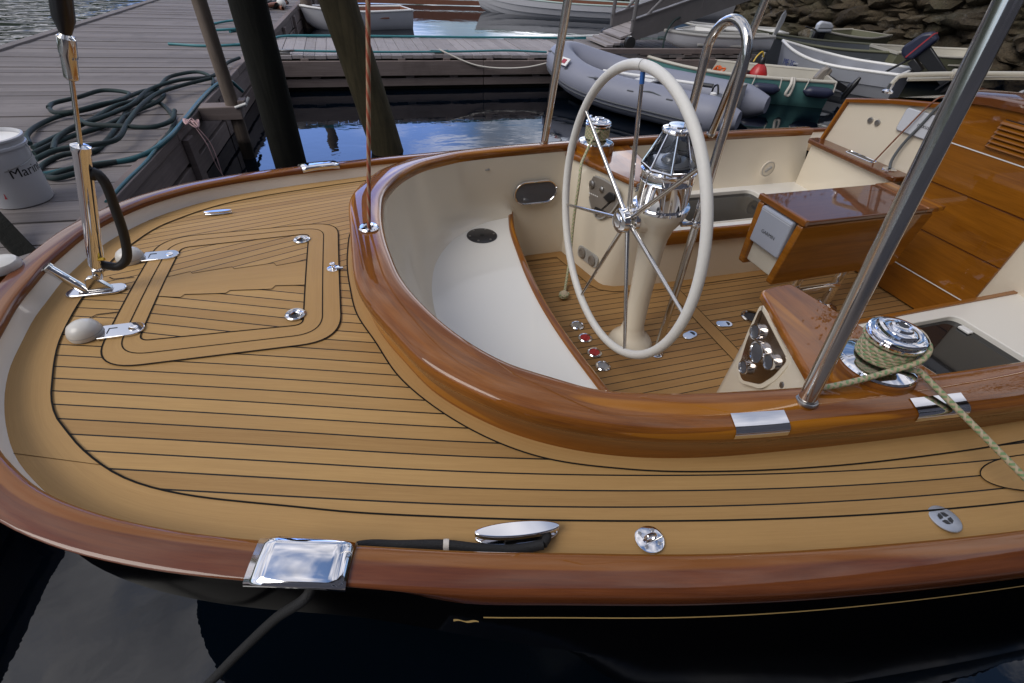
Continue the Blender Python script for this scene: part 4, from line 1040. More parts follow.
# ================================================================== LINES ON THE YACHT
def rope(name, pts, r, mat, label, cat='rope', step=.015, n=10, group=None, sm=True):
    mb = MB(); mb.tube(spline(pts, step) if sm else pts, r, n); return tag(mb.build(name, mat, smooth=60), label, cat, group)
def wraps(x, y, z0, z1, r, turns, a0):
    n = int(turns * 18); return [(x + (r + .002 * sin(k * .7)) * cos(a0 + 2 * pi * turns * k / n), y + (r + .002 * sin(k * .7)) * sin(a0 + 2 * pi * turns * k / n), z0 + (z1 - z0) * k / n + .0022 * sin(k * .31 + 1)) for k in range(n + 1)]
wx, wy, wz = 1.268, -.938, .056
h = wraps(wx, wy, wz + .053, wz + .097, .0568, 5.6, -1.4)
mb = MB()
lead = [(1.56, -1.52, -.155), (1.46, -1.305, -.045), (1.385, -1.145, .037), (1.322, -1.012, .104)]
tail = [h[-1]] + [(wx + .070 * cos(a), wy + .070 * sin(a), wz + .118 + .004 * k) for k, a in enumerate([-1.4 + .3, -.7, -.1])] 
path = spline(lead, .012) + spline(h, .02)
mb.tube(path, .0078, 10)
up = [(wx + .074 * cos(a), wy + .074 * sin(a), wz + .128 - .0 * k) for k, a in enumerate([-1.3, -.9, -.5, -.1, .2])]
up2 = [(wx + .052, wy - .052, wz + .121), (wx + .028, wy - .072, wz + .098), (1.20, -1.0, .115), (1.10, -.995, .10), (1.035, -.985, .088), (1.0, -.975, .082)]
mb.tube(spline(wraps(wx, wy, wz + .103, wz + .125, .062, .9, 1.2) + up2, .012), .0078, 10)
tag(mb.build('sheet_rope', M['sheet_green_tan'], smooth=60), 'green and tan flecked sheet wrapped round the near winch and led over the coaming', 'rope', 'winch sheets')
wy2 = .938
mb = MB(); h2 = wraps(wx, wy2, wz + .104, wz + .053, .0575, 5.5, 2.0)
tl = [(wx - .02, wy2 - .060, wz + .10), (wx - .055, wy2 - .085, wz + .09), (1.14, .80, .045), (1.10, .735, .035), (1.085, .70, -.05), (1.075, .68, -.25), (1.06, .63, -.45), (1.02, .55, -.57), (.975, .46, SOLE + .012)]
mb.tube(spline(h2, .02), .0085, 10); mb.tube(spline(tl, .015), .0078, 10)
mb.sphere((.968, .447, SOLE + .022), .026, 14, 8); mb.tube(wraps(.968, .447, SOLE + .012, SOLE + .032, .024, 2, 0), .007, 8)
tag(mb.build('sheet_rope', M['sheet_green_tan'], smooth=60), 'green flecked sheet on the far winch, its knotted tail hanging to the cockpit floor', 'rope', 'winch sheets')
DR = Vector((.1423, 0, 1)); R0 = Vector((-.019, 0, .142))
rope('mainsheet_line', [R0 + DR * t for t in (-.0, .3, .8, 1.6, 2.6)], .0065, M['line_red_fleck'], 'thin red and cream flecked line rising from the chrome bush in the coaming', 'rope', step=.05)
zc = camber(1.07) + .02
DZ_ = -.36
cl = [(.245, -1.118, zc + .002), (.19, -1.112, zc - .002), (.12, -1.092, zc - .002), (.04, -1.064, zc + .004), (-.05, -1.044, zc + .010), (-.115, -1.030, zc + .018), (-.160, -1.035, zc + .028), (-.198, -1.055, -.034), (-.212, -1.085, -.036), (-.226, -1.103, -.045), (-.30, -1.092, -.125), (-.404, -1.081, -.257), (-.593, -1.0635, -.50), (-.80, -1.055, -.68), (-1.05, -1.06, -.74), (-1.32, -1.08, -.63), (-1.56, -1.10, -.40), (-1.66, -1.12, DZ_ + .02), (-1.80, -1.12, DZ_ + .015)]
ml = rope('mooring_line', cl, .0105, M['rope_black'], 'black braided mooring line from the near deck cleat out through the near chrome chock')
mb = MB(); mb.lathe([(.0118, -.006), (.0122, 0), (.0118, .006)], (.045, -1.0655, zc + .0038), (-.08, .018, .002), 16, cap=False)
mb.build('whipping', M['pale_rope'], ml)
mb = MB(); mb.tube(spline([(.245, -1.118, zc + .002), (.262, -1.100, zc - .002), (.24, -1.085, zc - .002), (.17, -1.080, zc - .002)], .01), .0095, 10); mb.build('cleat_loop', M['rope_black'], ml)
rope('control_line', [(3.08, .40, .405), (2.99, .385, .412), (2.93, .40, .395), (2.90, .455, .23), (2.895, .50, .10), (2.89, .525, .02)], .0042, M['line_rust'], 'thin rust red line from the cabin winch down to the shelf slot')
rope('control_line', [(3.08, .37, .405), (2.985, .355, .415), (2.928, .36, .39), (2.918, .40, .26), (2.912, .435, .14), (2.895, .43, .06), (2.885, .41, .028)], .0075, M['grey_rope'], 'thick dark grey line from the cabin winch down to the round shelf bush')

# ================================================================== WATER AND SHORE
WL = -.80
mb = MB()
mb.face([(-500, -500, WL), (500, -500, WL), (500, 900, WL), (-500, 900, WL)]); tag(mb.build('water', M['harbour_water'], smooth=0), kind='structure')
mb = MB(); mb.face([(-500, -500, WL - 3.5), (500, -500, WL - 3.5), (500, 900, WL - 3.5), (-500, 900, WL - 3.5)]); tag(mb.build('seabed', M['rock'], smooth=0), kind='structure')

# ------------------------------------------------------------------ docks
DZ = -.36
def boards(mb, x0, x1, y0, y1, w, along, rz=0., org=(0, 0), gap=.0055, th=.04, jit=.004):
    k = 0
    if along == 'x':
        y = y0
        while y < y1:
            a = random.uniform(-.012, .012); mb.box((org[0] + ((x0 + x1) / 2 + a) * cos(rz) - (y + w / 2) * sin(rz), org[1] + ((x0 + x1) / 2 + a) * sin(rz) + (y + w / 2) * cos(rz), DZ - th / 2 + random.uniform(-jit, jit)), (x1 - x0, w - gap * random.uniform(.6, 1.5), th), rz=rz); y += w
    else:
        x = x0
        while x < x1:
            a = random.uniform(-.015, .015); mb.box((org[0] + x + w / 2, org[1] + (y0 + y1) / 2 + a, DZ - th / 2 + random.uniform(-jit, jit)), (w - gap * random.uniform(.6, 1.5), y1 - y0, th)); x += w
dk = thing('floating_dock', 'long weathered grey plank dock left of the stern, hoses lying on it', 'dock', (-1.44, 2.6, DZ))
rzD = radians(-3.2)
def DL(x, y, z=0): return (x * cos(rzD) - y * sin(rzD), x * sin(rzD) + y * cos(rzD), z)
DZ0 = DZ; DZ = 0.
mb = MB(); boards(mb, -2.75, -.03, -4.5, 17, .138, 'x', rzD); mb.build('deck_boards', M['dock_boards_x'], dk, smooth=0)
mb = MB()
for k in range(9):
    c = DL(.0, -4.5 + 2.4 * k + 1.2); mb.box((c[0], c[1], -.02), (.09, 2.39, .07), rz=rzD)
mb.build('edge_beam', M['dock_fascia'], dk, bevel=.006)
mb = MB()
for z, h_ in ((-.16, .20), (-.36, .17), (-.52, .12)):
    for k in range(7):
        c = DL(.005 - .02 * (k % 2) * .3, -4.5 + 3.1 * k + 1.55); mb.box((c[0], c[1], z), (.045, 3.08, h_ - .02), rz=rzD)
for k in range(14):
    c = DL(.05, -4.2 + 1.55 * k); mb.box((c[0], c[1], -.30), (.05, .14, .46), rz=rzD)
mb.build('side_planks', M['dock_fascia'], dk, bevel=.004)
mb = MB()
c = DL(-2.80, 3.6); mb.box((c[0], c[1], .008), (.13, 15, .035), rz=rzD); c = DL(-2.9, 6.25); mb.box((c[0], c[1], -.2), (.05, 21.5, .4), rz=rzD)
mb.build('bull_rail', M['dock_boards_x'], dk, bevel=.006)
mb = MB(); c = DL(-1.4, 6.25); mb.box((c[0], c[1], -.30), (2.6, 21.4, .40), rz=rzD); mb.build('float', M['wet_timber'], dk)
DZ = DZ0
xd = thing('cross_dock', 'low grey plank dock crossing behind the pilings, brown side boards', 'dock', (-1.15, 6.15, DZ))
DZ = 0.
mb = MB(); boards(mb, 0, 4.55, .02, 1.50, .145, 'y'); mb.build('deck_boards', M['dock_boards_y'], xd, smooth=0)
mb = MB(); boards(mb, 4.56, 7.75, .02, 1.50, .145, 'y'); mb.build('deck_boards', M['dock_boards_x'], xd, smooth=0)
mb = MB()
for x0, x1 in ((-.1, 3.05), (3.06, 5.3), (5.31, 7.75)):
    for z, h_, y in ((-.155, .185, 0), (-.335, .10, .03)): mb.box(((x0 + x1) / 2, y, z), (x1 - x0, .045, h_))
for k in range(13): mb.box((-.05 + .64 * k, .03, -.052), (.10, .05, .03)); mb.box((-.05 + .64 * k + .1, .035, -.265), (.12, .04, .05))
mb.box((3.9, 1.5, -.15), (7.7, .04, .2)); mb.box((7.76, .75, -.17), (.04, 1.5, .25))
mb.build('side_planks', M['dock_fascia'], xd, bevel=.005)
mb = MB(); mb.box((3.8, .78, -.33), (7.6, 1.36, .5)); mb.build('float', M['wet_timber'], xd)
mb = MB(); mb.box((6.2, .05, .05), (3.0, .07, .07)); [mb.box((4.9 + .8 * k, .05, .012), (.16, .07, .03)) for k in range(4)]; mb.build('bull_rail', M['dock_fascia'], xd, bevel=.005)
for x in (.35, 2.42):
    mb = MB(); mb.box((x, .10, .012), (.14, .05, .024)); mb.tube([(x - .13, .10, .052), (x - .05, .10, .046), (x + .05, .10, .046), (x + .13, .10, .052)], [.010, .016, .016, .010], 10); mb.box((x, .10, .032), (.07, .04, .03))
    mb.build('dock_cleat', M['dull_steel'], xd, bevel=.003)
DZ = DZ0
fd = thing('far_float', 'brown plank float far across the basin', 'dock', (0, 17.6, WL))
mb = MB(); mb.box((1.2, 1.0, .42), (9.5, 2, .06)); mb.build('deck_boards', M['dock_boards_y'], fd)
mb = MB(); [mb.box((1.2, 0, z), (9.5, .05, .13)) for z in (.08, .23, .36)]; mb.build('side_planks', M['boat_brown'], fd, bevel=.005)

# ------------------------------------------------------------------ pilings
def piling(name, label, base, top, r0, r1, mat, seed, n=20):
    rnd = random.Random(seed); b = Vector(base); e = Vector(top); t = thing(name, label, 'piling', base)
    A = (e - b); H = A.length; mb = MB(); rows = []; k = 40; ph = [rnd.uniform(0, 6.28) for _ in range(6)]
    U = Vector((1, 0, 0)); U = (U - A.normalized() * U.dot(A.normalized())).normalized(); W = A.normalized().cross(U)
    for i in range(k + 1):
        h_ = i / k; r = r0 + (r1 - r0) * h_
        rows.append([A * h_ + (U * cos(2 * pi * j / n) + W * sin(2 * pi * j / n)) * r * (1 + .035 * sin(2 * 2 * pi * j / n + ph[0] + h_ * 2) + .02 * sin(5 * 2 * pi * j / n + ph[1] + 3 * h_) + rnd.uniform(-.012, .012)) for j in range(n)])
    b_ = mb.grid(rows, closed_v=True); mb.ngon_idx([b_ + k * n + j for j in range(n)])
    mb.build('shaft', mat, t, smooth=60); return t
piling('piling', 'thick near-black upright piling at the dock edge', (-.66, 3.32, -2.2), (-.70, 3.32, 3.0), .142, .130, M['dark_piling'], 1)
piling('piling', 'mossy brown piling leaning left in front of the cross dock', (.54, 3.60, -2.2), (-.62, 3.60, 3.4), .165, .140, M['mossy_piling'], 2)
gp_ = thing('dock_post', 'slim grey timber post bracketed to the dock edge', 'post', (-1.07, 3.62, WL))
mb = MB(); mb.tube([(0, 0, -1.2), (.0, 0, .3), (-.03, 0, 3.6)], .058, 12); mb.build('shaft', M['grey_post'], gp_)
mb = MB(); mb.box((-.10, .0, .42), (.34, .17, .11)); mb.box((.08, .02, .49), (.06, .12, .05)); mb.build('bracket', M['dock_fascia'], gp_, bevel=.006)
mb = MB(); mb.tube([(.03, -.09, .47), (.13, -.09, .50)], .012, 8); mb.tube([(.1, .0, .46), (.14, .05, .52)], .012, 8); mb.build('bolt', M['styrofoam'], gp_)
sl_ = thing('dock_post', 'dark square timber leaning against the dock at the stern', 'post', (-1.62, 1.02, -.42))
mb = MB(); A_ = Vector((-.62, .74, .55)); mb.box((A_.x / 2, A_.y / 2, A_.z / 2), (.085, .05, A_.length + .3), R=A_.to_track_quat('Z', 'Y').to_matrix()); mb.build('timber', M['dark_piling'], sl_, bevel=.004)

# ------------------------------------------------------------------ on the dock
bx, by = -1.93, 1.755
bk_ = thing('bucket', 'white plastic bucket printed Marine standing on the dock', 'bucket', (bx, by, DZ + .004))
mb = MB(); mb.lathe([(.0001, .004), (.132, .0), (.136, .006), (.150, .30), (.158, .302), (.158, .314), (.152, .318), (.153, .338), (.160, .342), (.160, .352), (.152, .356), (.150, .35), (.147, .30), (.134, .02), (.0001, .02)], n=56, cap=False); mb.build('pail', M['bucket_plastic'], bk_)
mb = MB(); mb.lathe([(.146, .335), (.10, .333), (.0001, .334)], n=40, cap=False); mb.build('lid', M['white_paint'], bk_)
mb = MB(); mb.tube(spline([(.162, 0, .308), (.168, -.02, .25), (.12, -.115, .22), (0, -.168, .2), (-.12, -.115, .22), (-.168, -.02, .25), (-.162, 0, .308)], .02)[:14], .003, 6); mb.build('bail', M['dull_steel'], bk_)
v, f = text_geo('Marine', .072)
mb = MB(); a0 = radians(-20)
for p in [None]:
    V_ = []
    for a, b, c in v:
        z = .185 + b * 1.0; r = .136 + .014 * (z / .30) + .0012; th = a0 + a / r; V_.append((r * cos(th), r * sin(th), z))
    mb.add(V_, f)
mb.build('lettering', M['ink'], bk_, smooth=0)
mb = MB(); mb.prism([(-.03, .0), (.03, 0), (.03, .03), (-.03, .03)], 0, .001, F=lambda x, z, w: ((.1395 + w) * cos(radians(-100) + x / .14), (.1395 + w) * sin(radians(-100) + x / .14), .06 + z)); mb.build('label_patch', M['red_ink'], bk_, smooth=0)

# green-black hose flaked in long loops
zh = DZ + .018; rnd = random.Random(11)
HL = {'A': [(-1.93, 2.06), (-1.82, 2.18), (-1.58, 2.31), (-1.48, 2.45), (-1.42, 2.75), (-1.44, 3.11), (-1.55, 3.49), (-1.76, 3.87), (-1.88, 3.77), (-1.85, 3.25), (-1.82, 2.77), (-1.83, 2.51), (-1.96, 2.46), (-2.03, 2.35), (-2.02, 2.19), (-1.86, 2.03), (-1.77, 2.09)],
'B': [(-2.25, 2.70), (-2.35, 2.92), (-2.39, 3.23), (-2.32, 3.44), (-2.15, 3.60), (-2.02, 3.95), (-1.91, 4.28), (-1.75, 4.15), (-1.70, 3.81), (-1.81, 3.52), (-1.94, 3.09), (-2.06, 2.81), (-2.15, 2.49)],
'C': [(-2.17, 2.56), (-2.13, 2.89), (-2.05, 3.27), (-1.98, 3.63), (-1.87, 3.82), (-1.83, 4.40), (-1.81, 4.81), (-1.60, 4.95), (-1.42, 4.72), (-1.35, 4.37)],
'D': [(-2.45, 3.59), (-2.48, 3.78), (-2.35, 3.92), (-2.22, 4.13), (-2.00, 4.06), (-1.99, 3.84), (-2.10, 3.64), (-2.23, 3.43), (-2.37, 3.47), (-2.47, 3.64)],
'E': [(-2.02, 2.47), (-2.08, 2.71), (-2.05, 2.95), (-1.96, 3.18), (-1.86, 3.62), (-1.83, 4.16), (-1.65, 4.46), (-1.43, 4.62), (-1.36, 4.94), (-1.34, 5.34), (-1.25, 5.61)],
'F': [(-2.11, 3.20), (-1.96, 2.98), (-1.74, 2.90), (-1.53, 2.88), (-1.43, 3.03), (-1.45, 3.29)],
'H': [(-2.01, 2.21), (-1.94, 2.34), (-1.79, 2.44), (-1.68, 2.55), (-1.70, 2.98), (-1.72, 3.41), (-1.70, 3.92), (-1.57, 4.20), (-1.36, 4.43)]}
mb = MB()
for k, (nm, P) in enumerate(HL.items()):
    mb.tube(spline([(x, y, zh + .011 * k + .008 * sin(j * 1.7 + k)) for j, (x, y) in enumerate(P)], .03), .0172, 10)
hs = tag(mb.build('garden_hose', M['hose_green_black'], smooth=60), 'dark green hose heaped in long loose loops on the near dock', 'hose')
mb = MB(); q = spline([(-1.98, 2.10, zh), (-1.71, 2.26, zh), (-1.55, 2.31, zh), (-1.45, 2.42, zh + .01), (-1.385, 2.68, zh + .02), (-1.37, 3.11, zh + .02), (-1.37, 3.89, zh + .01), (-1.32, 4.37, zh + .02), (-1.24, 4.6, zh + .02), (-1.16, 4.72, zh - .12)], .03); mb.tube(q, .017, 10); mb.tube(spline([(-1.47, 1.60, zh), (-1.455, 1.93, zh), (-1.43, 2.26, zh), (-1.415, 2.62, zh + .02)], .03), .012, 8)
tag(mb.build('garden_hose', M['teal_hose'], smooth=60), 'faded blue-green hose running beside the dark heap along the dock edge', 'hose')
tw = []
for k in range(9):
    a = k * 2.2; tw += [(-1.30 + .055 * cos(a), 3.02 + .05 * sin(a) + .01 * k, DZ + .05 + .012 * (k % 3)), (-1.275 + .04 * cos(a + 1), 3.0 + .055 * sin(a + 1.2), DZ + .03 + .015 * ((k + 1) % 3))]
mb = MB(); mb.tube(spline(tw, .012), .0055, 6); mb.tube(spline([(-1.27, 3.0, DZ + .04), (-1.22, 2.98, DZ - .1), (-1.21, 3.0, DZ - .3), (-1.19, 3.06, WL)], .03), .004, 6); mb.tube(spline([(-1.28, 3.05, DZ + .04), (-1.21, 3.05, DZ - .12), (-1.20, 3.02, WL)], .03), .004, 6)
tag(mb.build('twine', M['pink_twine'], smooth=60), 'tangle of pinkish twine tied at the dock edge', 'rope')
mb = MB(); zt = DZ + .016
mb.tube(spline([(-2.3, 6.9, zt), (-1.8, 6.75, zt), (-1.3, 6.95, zt), (-1.1, 7.25, zt), (-.9, 7.55, zt + .01), (-.4, 7.62, zt + .01), (1.0, 7.62, zt + .01), (2.2, 7.6, zt + .01), (3.2, 7.63, zt + .01), (3.9, 7.58, zt + .01)], .06), .017, 8)
mb.tube(spline([(-1.7, 8.0, zt), (-1.45, 8.5, zt), (-1.75, 9.1, zt + .02), (-2.1, 8.7, zt), (-1.95, 8.0, zt + .02), (-1.55, 8.1, zt + .03), (-1.2, 8.6, zt), (-1.1, 8.0, zt), (-1.15, 7.3, zt + .02)], .06), .017, 8)
tag(mb.build('water_hose', M['turquoise_hose'], smooth=60), 'turquoise water hose along the far edge of the cross dock', 'hose')
rope('water_hose', [(-1.12, 5.7, zt + .02), (-.95, 6.2, zt + .02), (-.7, 6.28, zt + .02), (-.3, 6.24, zt + .02), (.6, 6.22, zt + .015), (1.6, 6.24, zt + .02), (2.3, 6.25, zt + .03), (2.9, 6.22, zt + .015)], .014, M['turquoise_hose'], 'green-blue hose along the near edge of the cross dock', 'hose', .05)
rope('painter_line', [(2.42 - 1.15, 6.25, DZ + .06), (1.35, 6.2, DZ + .03), (1.8, 6.1, DZ - .12), (2.5, 6.05, DZ - .14), (3.2, 6.1, DZ - .02)], .011, M['pale_rope'], 'pale slack line tying the grey inflatable to the cross dock', 'rope', .05)
# white service pedestal and clutter at the far end of the main dock
pd = thing('dock_pedestal', 'white service box standing far along the dock', 'pedestal', (-1.75, 10.6, DZ))
mb = MB(); mb.box((0, 0, .17), (.42, .34, .34)); mb.build('cabinet', M['white_paint'], pd, bevel=.02); mb = MB(); mb.box((0, 0, .36), (.46, .38, .04)); mb.build('lid', M['white_paint'], pd, bevel=.015)
mb = MB(); mb.tube([(.1, -.18, .1), (.1, -.18, .28)], .02, 8); mb.build('handle', M['boat_brown'], pd)
rr = random.Random(3)
cr = thing('crab_pot', 'heap of dark netting and floats beside the white box', 'fishing gear', (-1.35, 11.4, DZ))
for k in range(6):
    mb = MB(); mb.tube([(rr.uniform(-.3, .3), rr.uniform(-.5, .4), rr.uniform(.02, .1)) for _ in range(5)], .035, 8); mb.build('netting', [M['hose_green_black'], M['black_strap'], M['boat_brown']][k % 3], cr)
mb = MB(); mb.sphere((.2, -.2, .1), .09); mb.build('float', M['styrofoam'], cr)
for k, (x, y) in enumerate(((-.72, 12.2), (-.45, 17.2))):
    piling('piling', ('short dark piling beside the white rowing boat', 'distant piling at the end of the dock')[k], (x, y, -2.2), (x, y, 2.0), .13, .12, M['grey_post'], 5 + k)

# ================================================================== BOATS
def boat(name, label, stern, bow, beam, depth, free, hm, im, gm, stern_w=.8, flare=.86, sheer=.12, seats=(.3, .6), strakes=0, group=None, cat='dinghy', rake=.10, z=WL, seat_mat=None):
    """open boat; stern and bow are (x,y) ends, depth the hull height, free the freeboard amidships"""
    sx, sy = stern; dx, dy = bow[0] - sx, bow[1] - sy; L = hypot(dx, dy)
    t = thing(name, label, cat, (sx, sy, z), atan2(dy, dx), group)
    NS = 28
    def half(u):
        if u < .45: return beam / 2 * (stern_w + (1 - stern_w) * sin(pi / 2 * u / .45))
        return beam / 2 * max(.0, 1 - ((u - .45) / .55) ** 2.3)
    def sh(u): return free + sheer * (max(0, u - .35) / .65) ** 2 * 1.0 + .04 * (1 - u)
    def keel(u): return free - depth + depth * .55 * max(0, (u - .72) / .28) ** 2.2
    prof = [(0, 0), (.35, .04), (.62, .14), (.78, .28), (.88, .48), (.95, .74), (1.0, 1.0)]
    if strakes:
        pr = []; 
        for k in range(strakes + 1):
            q = k / strakes; ang = q * pi / 2; a = sin(ang) ** .8; b = 1 - cos(ang) ** 1.0; pr.append((a, b * .95 + .05 * q))
            if k < strakes: pr.append((a + .030, b * .95 + .05 * q + .006))
        prof = pr[:-1] + [(1, 1)]
    def shell(inset, floor):
        rows = []
        for i in range(NS + 1):
            u = i / NS; hb = max(.004, half(u) - inset); zt_, zk = sh(u), keel(u) + floor; x = u * L + rake * (u - .5) * 0
            r = []
            for a, b in [(-p, q) for p, q in reversed(prof)] + prof[1:]:
                zz = zk + (zt_ - zk) * b; xx = x + (rake * (b - 1) * L * .35 * u ** 3) - (0 if inset == 0 else (inset * .6 if u > .9 else -inset if u < .02 else 0))
                r.append((xx, a * hb, zz))
            rows.append(r)
        return rows
    mb = MB(); R_ = shell(0, 0); b0 = mb.grid(R_); nn = len(R_[0]); mb.ngon_idx([b0 + j for j in range(nn)]); mb.build('hull', hm, t, smooth=18 if strakes else 35)
    mb = MB(); R2 = shell(.03, .05); b0 = mb.grid(R2); mb.ngon_idx([b0 + j for j in range(nn)]); mb.build('interior', im, t, smooth=35)
    mb = MB(); path = [(R_[i][0][0], -half(i / NS) + .012, sh(i / NS)) for i in range(NS + 1)]; path2 = [(x, -y, z_) for x, y, z_ in path]
    mb.tube(path, .024, 8); mb.tube(path2, .024, 8); mb.box((.0, 0, sh(0) - .012), (.04, beam * stern_w, .04)); mb.build('gunwale', gm, t)
    for s in seats:
        mb = MB(); hb = half(s) - .02; mb.box((s * L, 0, sh(s) - .13), (.24, 2 * hb, .03)); mb.build('thwart', seat_mat or im, t, bevel=.005)
    return t, L, half, sh
def outboard(name, label, loc, rz, tilt, mat, sc=1.0):
    t = thing(name, label, 'outboard', loc, rz)
    R = Matrix.Rotation(tilt, 3, 'Y')
    def P(x, y, z): return R @ Vector((x * sc, y * sc, z * sc))
    mb = MB(); pr = [(-.26, .18), (.10, .16), (.17, .22), (.18, .36), (.10, .44), (-.16, .42), (-.27, .34)]
    mb.prism(pr, -.13, .13, F=lambda x, z, y: tuple(P(x, y, z))); mb.build('cowling', mat, t, bevel=.045 * sc, segs=4)
    mb = MB(); mb.prism([(-.272, .285), (.15, .255), (.15, .275), (-.272, .305)], -.133, .133, F=lambda x, z, y: tuple(P(x, y, z))); mb.build('cowl_stripe', M['red_ink'] if mat is M['navy_vinyl'] else M['dull_steel'], t)
    mb = MB(); mb.prism([(-.14, .18), (.06, .18), (.03, -.45), (-.12, -.45)], -.05, .05, F=lambda x, z, y: tuple(P(x, y, z))); mb.prism([(-.22, -.48), (.10, -.48), (.10, -.45), (-.22, -.45)], -.09, .09, F=lambda x, z, y: tuple(P(x, y, z))); mb.lathe([(.02, -.2), (.045, -.1), (.045, .1), (.01, .16)], P(-.08, 0, -.55), R @ Vector((1, 0, 0)), 12); mb.build('leg', M['grey_plastic'] if mat is M['white_paint'] else M['black_plastic'], t, bevel=.01)
    mb = MB(); mb.box(P(.13, 0, .05), (.1 * sc, .2 * sc, .24 * sc), R=R); mb.tube([P(.1, 0, .2), P(.5, .05, .28)], .02 * sc, 8); mb.build('clamp_bracket', M['black_plastic'], t, bevel=.01)
    return t

# grey inflatable
st = Vector((4.54, 3.84)); bw = Vector((3.0, 6.16)); dv = (bw - st); Li = dv.length
inf = thing('inflatable_dinghy', 'grey inflatable dinghy with its bow tied to the cross dock', 'dinghy', (st.x, st.y, WL), atan2(dv.y, dv.x))
r = .215; hw = .53
sidep = [(-.30, -hw - .0, .25), (0, -hw - .005, .235), (.7, -hw - .01, .235), (1.45, -hw, .245), (1.95, -hw + .06, .29), (2.32, -hw + .22, .36), (2.54, -.15, .42)]
path = sidep + [(2.59, 0, .43)] + [(x, -y, z) for x, y, z in reversed(sidep)]
pp = spline(path, .06); rad = []
for p in pp:
    k = 1.
    if p.x < .02: k = max(.42, 1 - .58 * (-(p.x - .02) / .34) ** 1.3)
    rad.append(r * k)
mb = MB(); mb.tube(pp, rad, 22); tb = mb.build('side_tubes', M['hypalon_grey'], inf, smooth=60)
for zz, dr in ((-.055, .0), (-.10, 0)):
    A_ = []
    for i, p in enumerate(pp):
        t = (pp[min(i + 1, len(pp) - 1)] - pp[max(0, i - 1)]); n = Vector((t.y, -t.x, 0)).normalized(); A_.append(p + n * (sqrt(max(1e-6, r * r - zz * zz)) + .002) + Vector((0, 0, zz)))
    sel = [a for a, p in zip(A_, pp) if p.x > .0]
    mb = MB(); mb.tube(sel, .011, 8); mb.build('rub_strake', M['hypalon_dark'], inf)
gl_ = []
for i, p in enumerate(pp):
    if p.x > .3:
        t = (pp[min(i + 1, len(pp) - 1)] - pp[max(0, i - 1)]); n = Vector((t.y, -t.x, 0)).normalized(); gl_.append(p + n * .16 + Vector((0, 0, .155 - .045 * abs(sin(p.x * 4.0)))))
mb = MB(); mb.tube(gl_, .009, 6); mb.build('grab_line', M['grey_rope'], inf)
for p in gl_[2::9]:
    mb = MB(); mb.box((p.x, p.y, p.z), (.09, .05, .02)); mb.build('line_patch', M['hypalon_dark'], inf, bevel=.006)
mb = MB(); mb.prism([(0, -.46), (1.75, -.46), (2.3, -.2), (2.3, .2), (1.75, .46), (0, .46)], .06, .10); mb.build('floor', M['hypalon_dark'], inf)
mb = MB(); mb.box((-.0, 0, .28), (.05, .72, .40)); mb.build('transom', M['grey_plastic'], inf, bevel=.01)
mb = MB(); mb.box((1.25, 0, .34), (.24, .98, .03)); mb.build('thwart', M['white_paint'], inf, bevel=.006)
mb = MB(); mb.box((2.20, .567, .497), (.19, .014, .11), R=Matrix.Rotation(-.36, 3, 'Z') @ Matrix.Rotation(.78, 3, 'X')); mb.build('badge', M['white_paint'], tb)
mb = MB(); mb.box((2.201, .571, .502), (.085, .014, .06), R=Matrix.Rotation(-.36, 3, 'Z') @ Matrix.Rotation(.78, 3, 'X')); mb.build('badge_mark', M['red_ink'], tb)
mb = MB(); mb.tube([(1.75, .25, .42), (.15, .40, .52)], .018, 8); mb.tube([(.35, .387, .507), (.15, .40, .52)], .024, 8, m=1); tag(mb.build('oar', [M['white_paint'], M['black_plastic']]), 'white oar with black collar lying across the grey inflatable', 'oar')
bpy.data.objects['oar'].matrix_world = Matrix.Translation((st.x, st.y, WL)) @ Matrix.Rotation(atan2(dv.y, dv.x), 4, 'Z')
ft = thing('fuel_tank', 'dark fuel tank with hose in the stern of the grey inflatable', 'fuel tank', (st.x - .12, st.y + .18, WL + .10), atan2(dv.y, dv.x))
mb = MB(); mb.box((0, 0, .13), (.26, .42, .24)); mb.build('body', M['hypalon_dark'], ft, bevel=.05, segs=3)
mb = MB(); mb.lathe([(.04, .25), (.04, .29), (.02, .30)], (0, .1, 0), n=16); mb.build('filler_cap', M['white_paint'], ft)
mb = MB(); mb.tube(spline([(0, -.08, .25), (.05, -.12, .34), (.12, -.2, .30), (.16, -.3, .2)], .03), .012, 8); mb.build('hose', M['black_rubber'], ft)

# teal skiff
tt, L_, hf, sh_ = boat('skiff', 'teal skiff with cream interior and navy fenders', (7.02, 4.86), (4.55, 6.35), 1.12, .50, .33, M['teal_paint'], M['cream_paint'], M['cream_paint'], .84, sheer=.10, seats=(.30, .62), cat='skiff')
def in_boat(t, x, y, z): return t.matrix_basis @ Vector((x, y, z))
bpy.context.view_layer.update()
for k, x in enumerate((.20, .95)):
    y = hf(x / L_) + .06; p = in_boat(tt, x, y, sh_(x / L_) - .13); d = tt.matrix_basis.to_3x3() @ Vector((1, 0, 0))
    fn = thing('fender', ('navy fender hung near the stern of the teal skiff', 'navy fender hung amidships on the teal skiff')[k], 'fender', p, 0, 'navy fenders on the teal skiff')
    mb = MB(); mb.lathe([(.012, -.21), (.03, -.19), (.065, -.15), (.072, -.1), (.072, .1), (.065, .15), (.03, .19), (.012, .21)], (0, 0, 0), d, 18); mb.build('body', M['navy_vinyl'], fn)
    mb = MB()
    for e in (-.2, .2): mb.tube([d * e, d * e * .9 + Vector((0, 0, .16))], .009, 6)
    mb.build('lanyard', M['pale_rope'], fn)
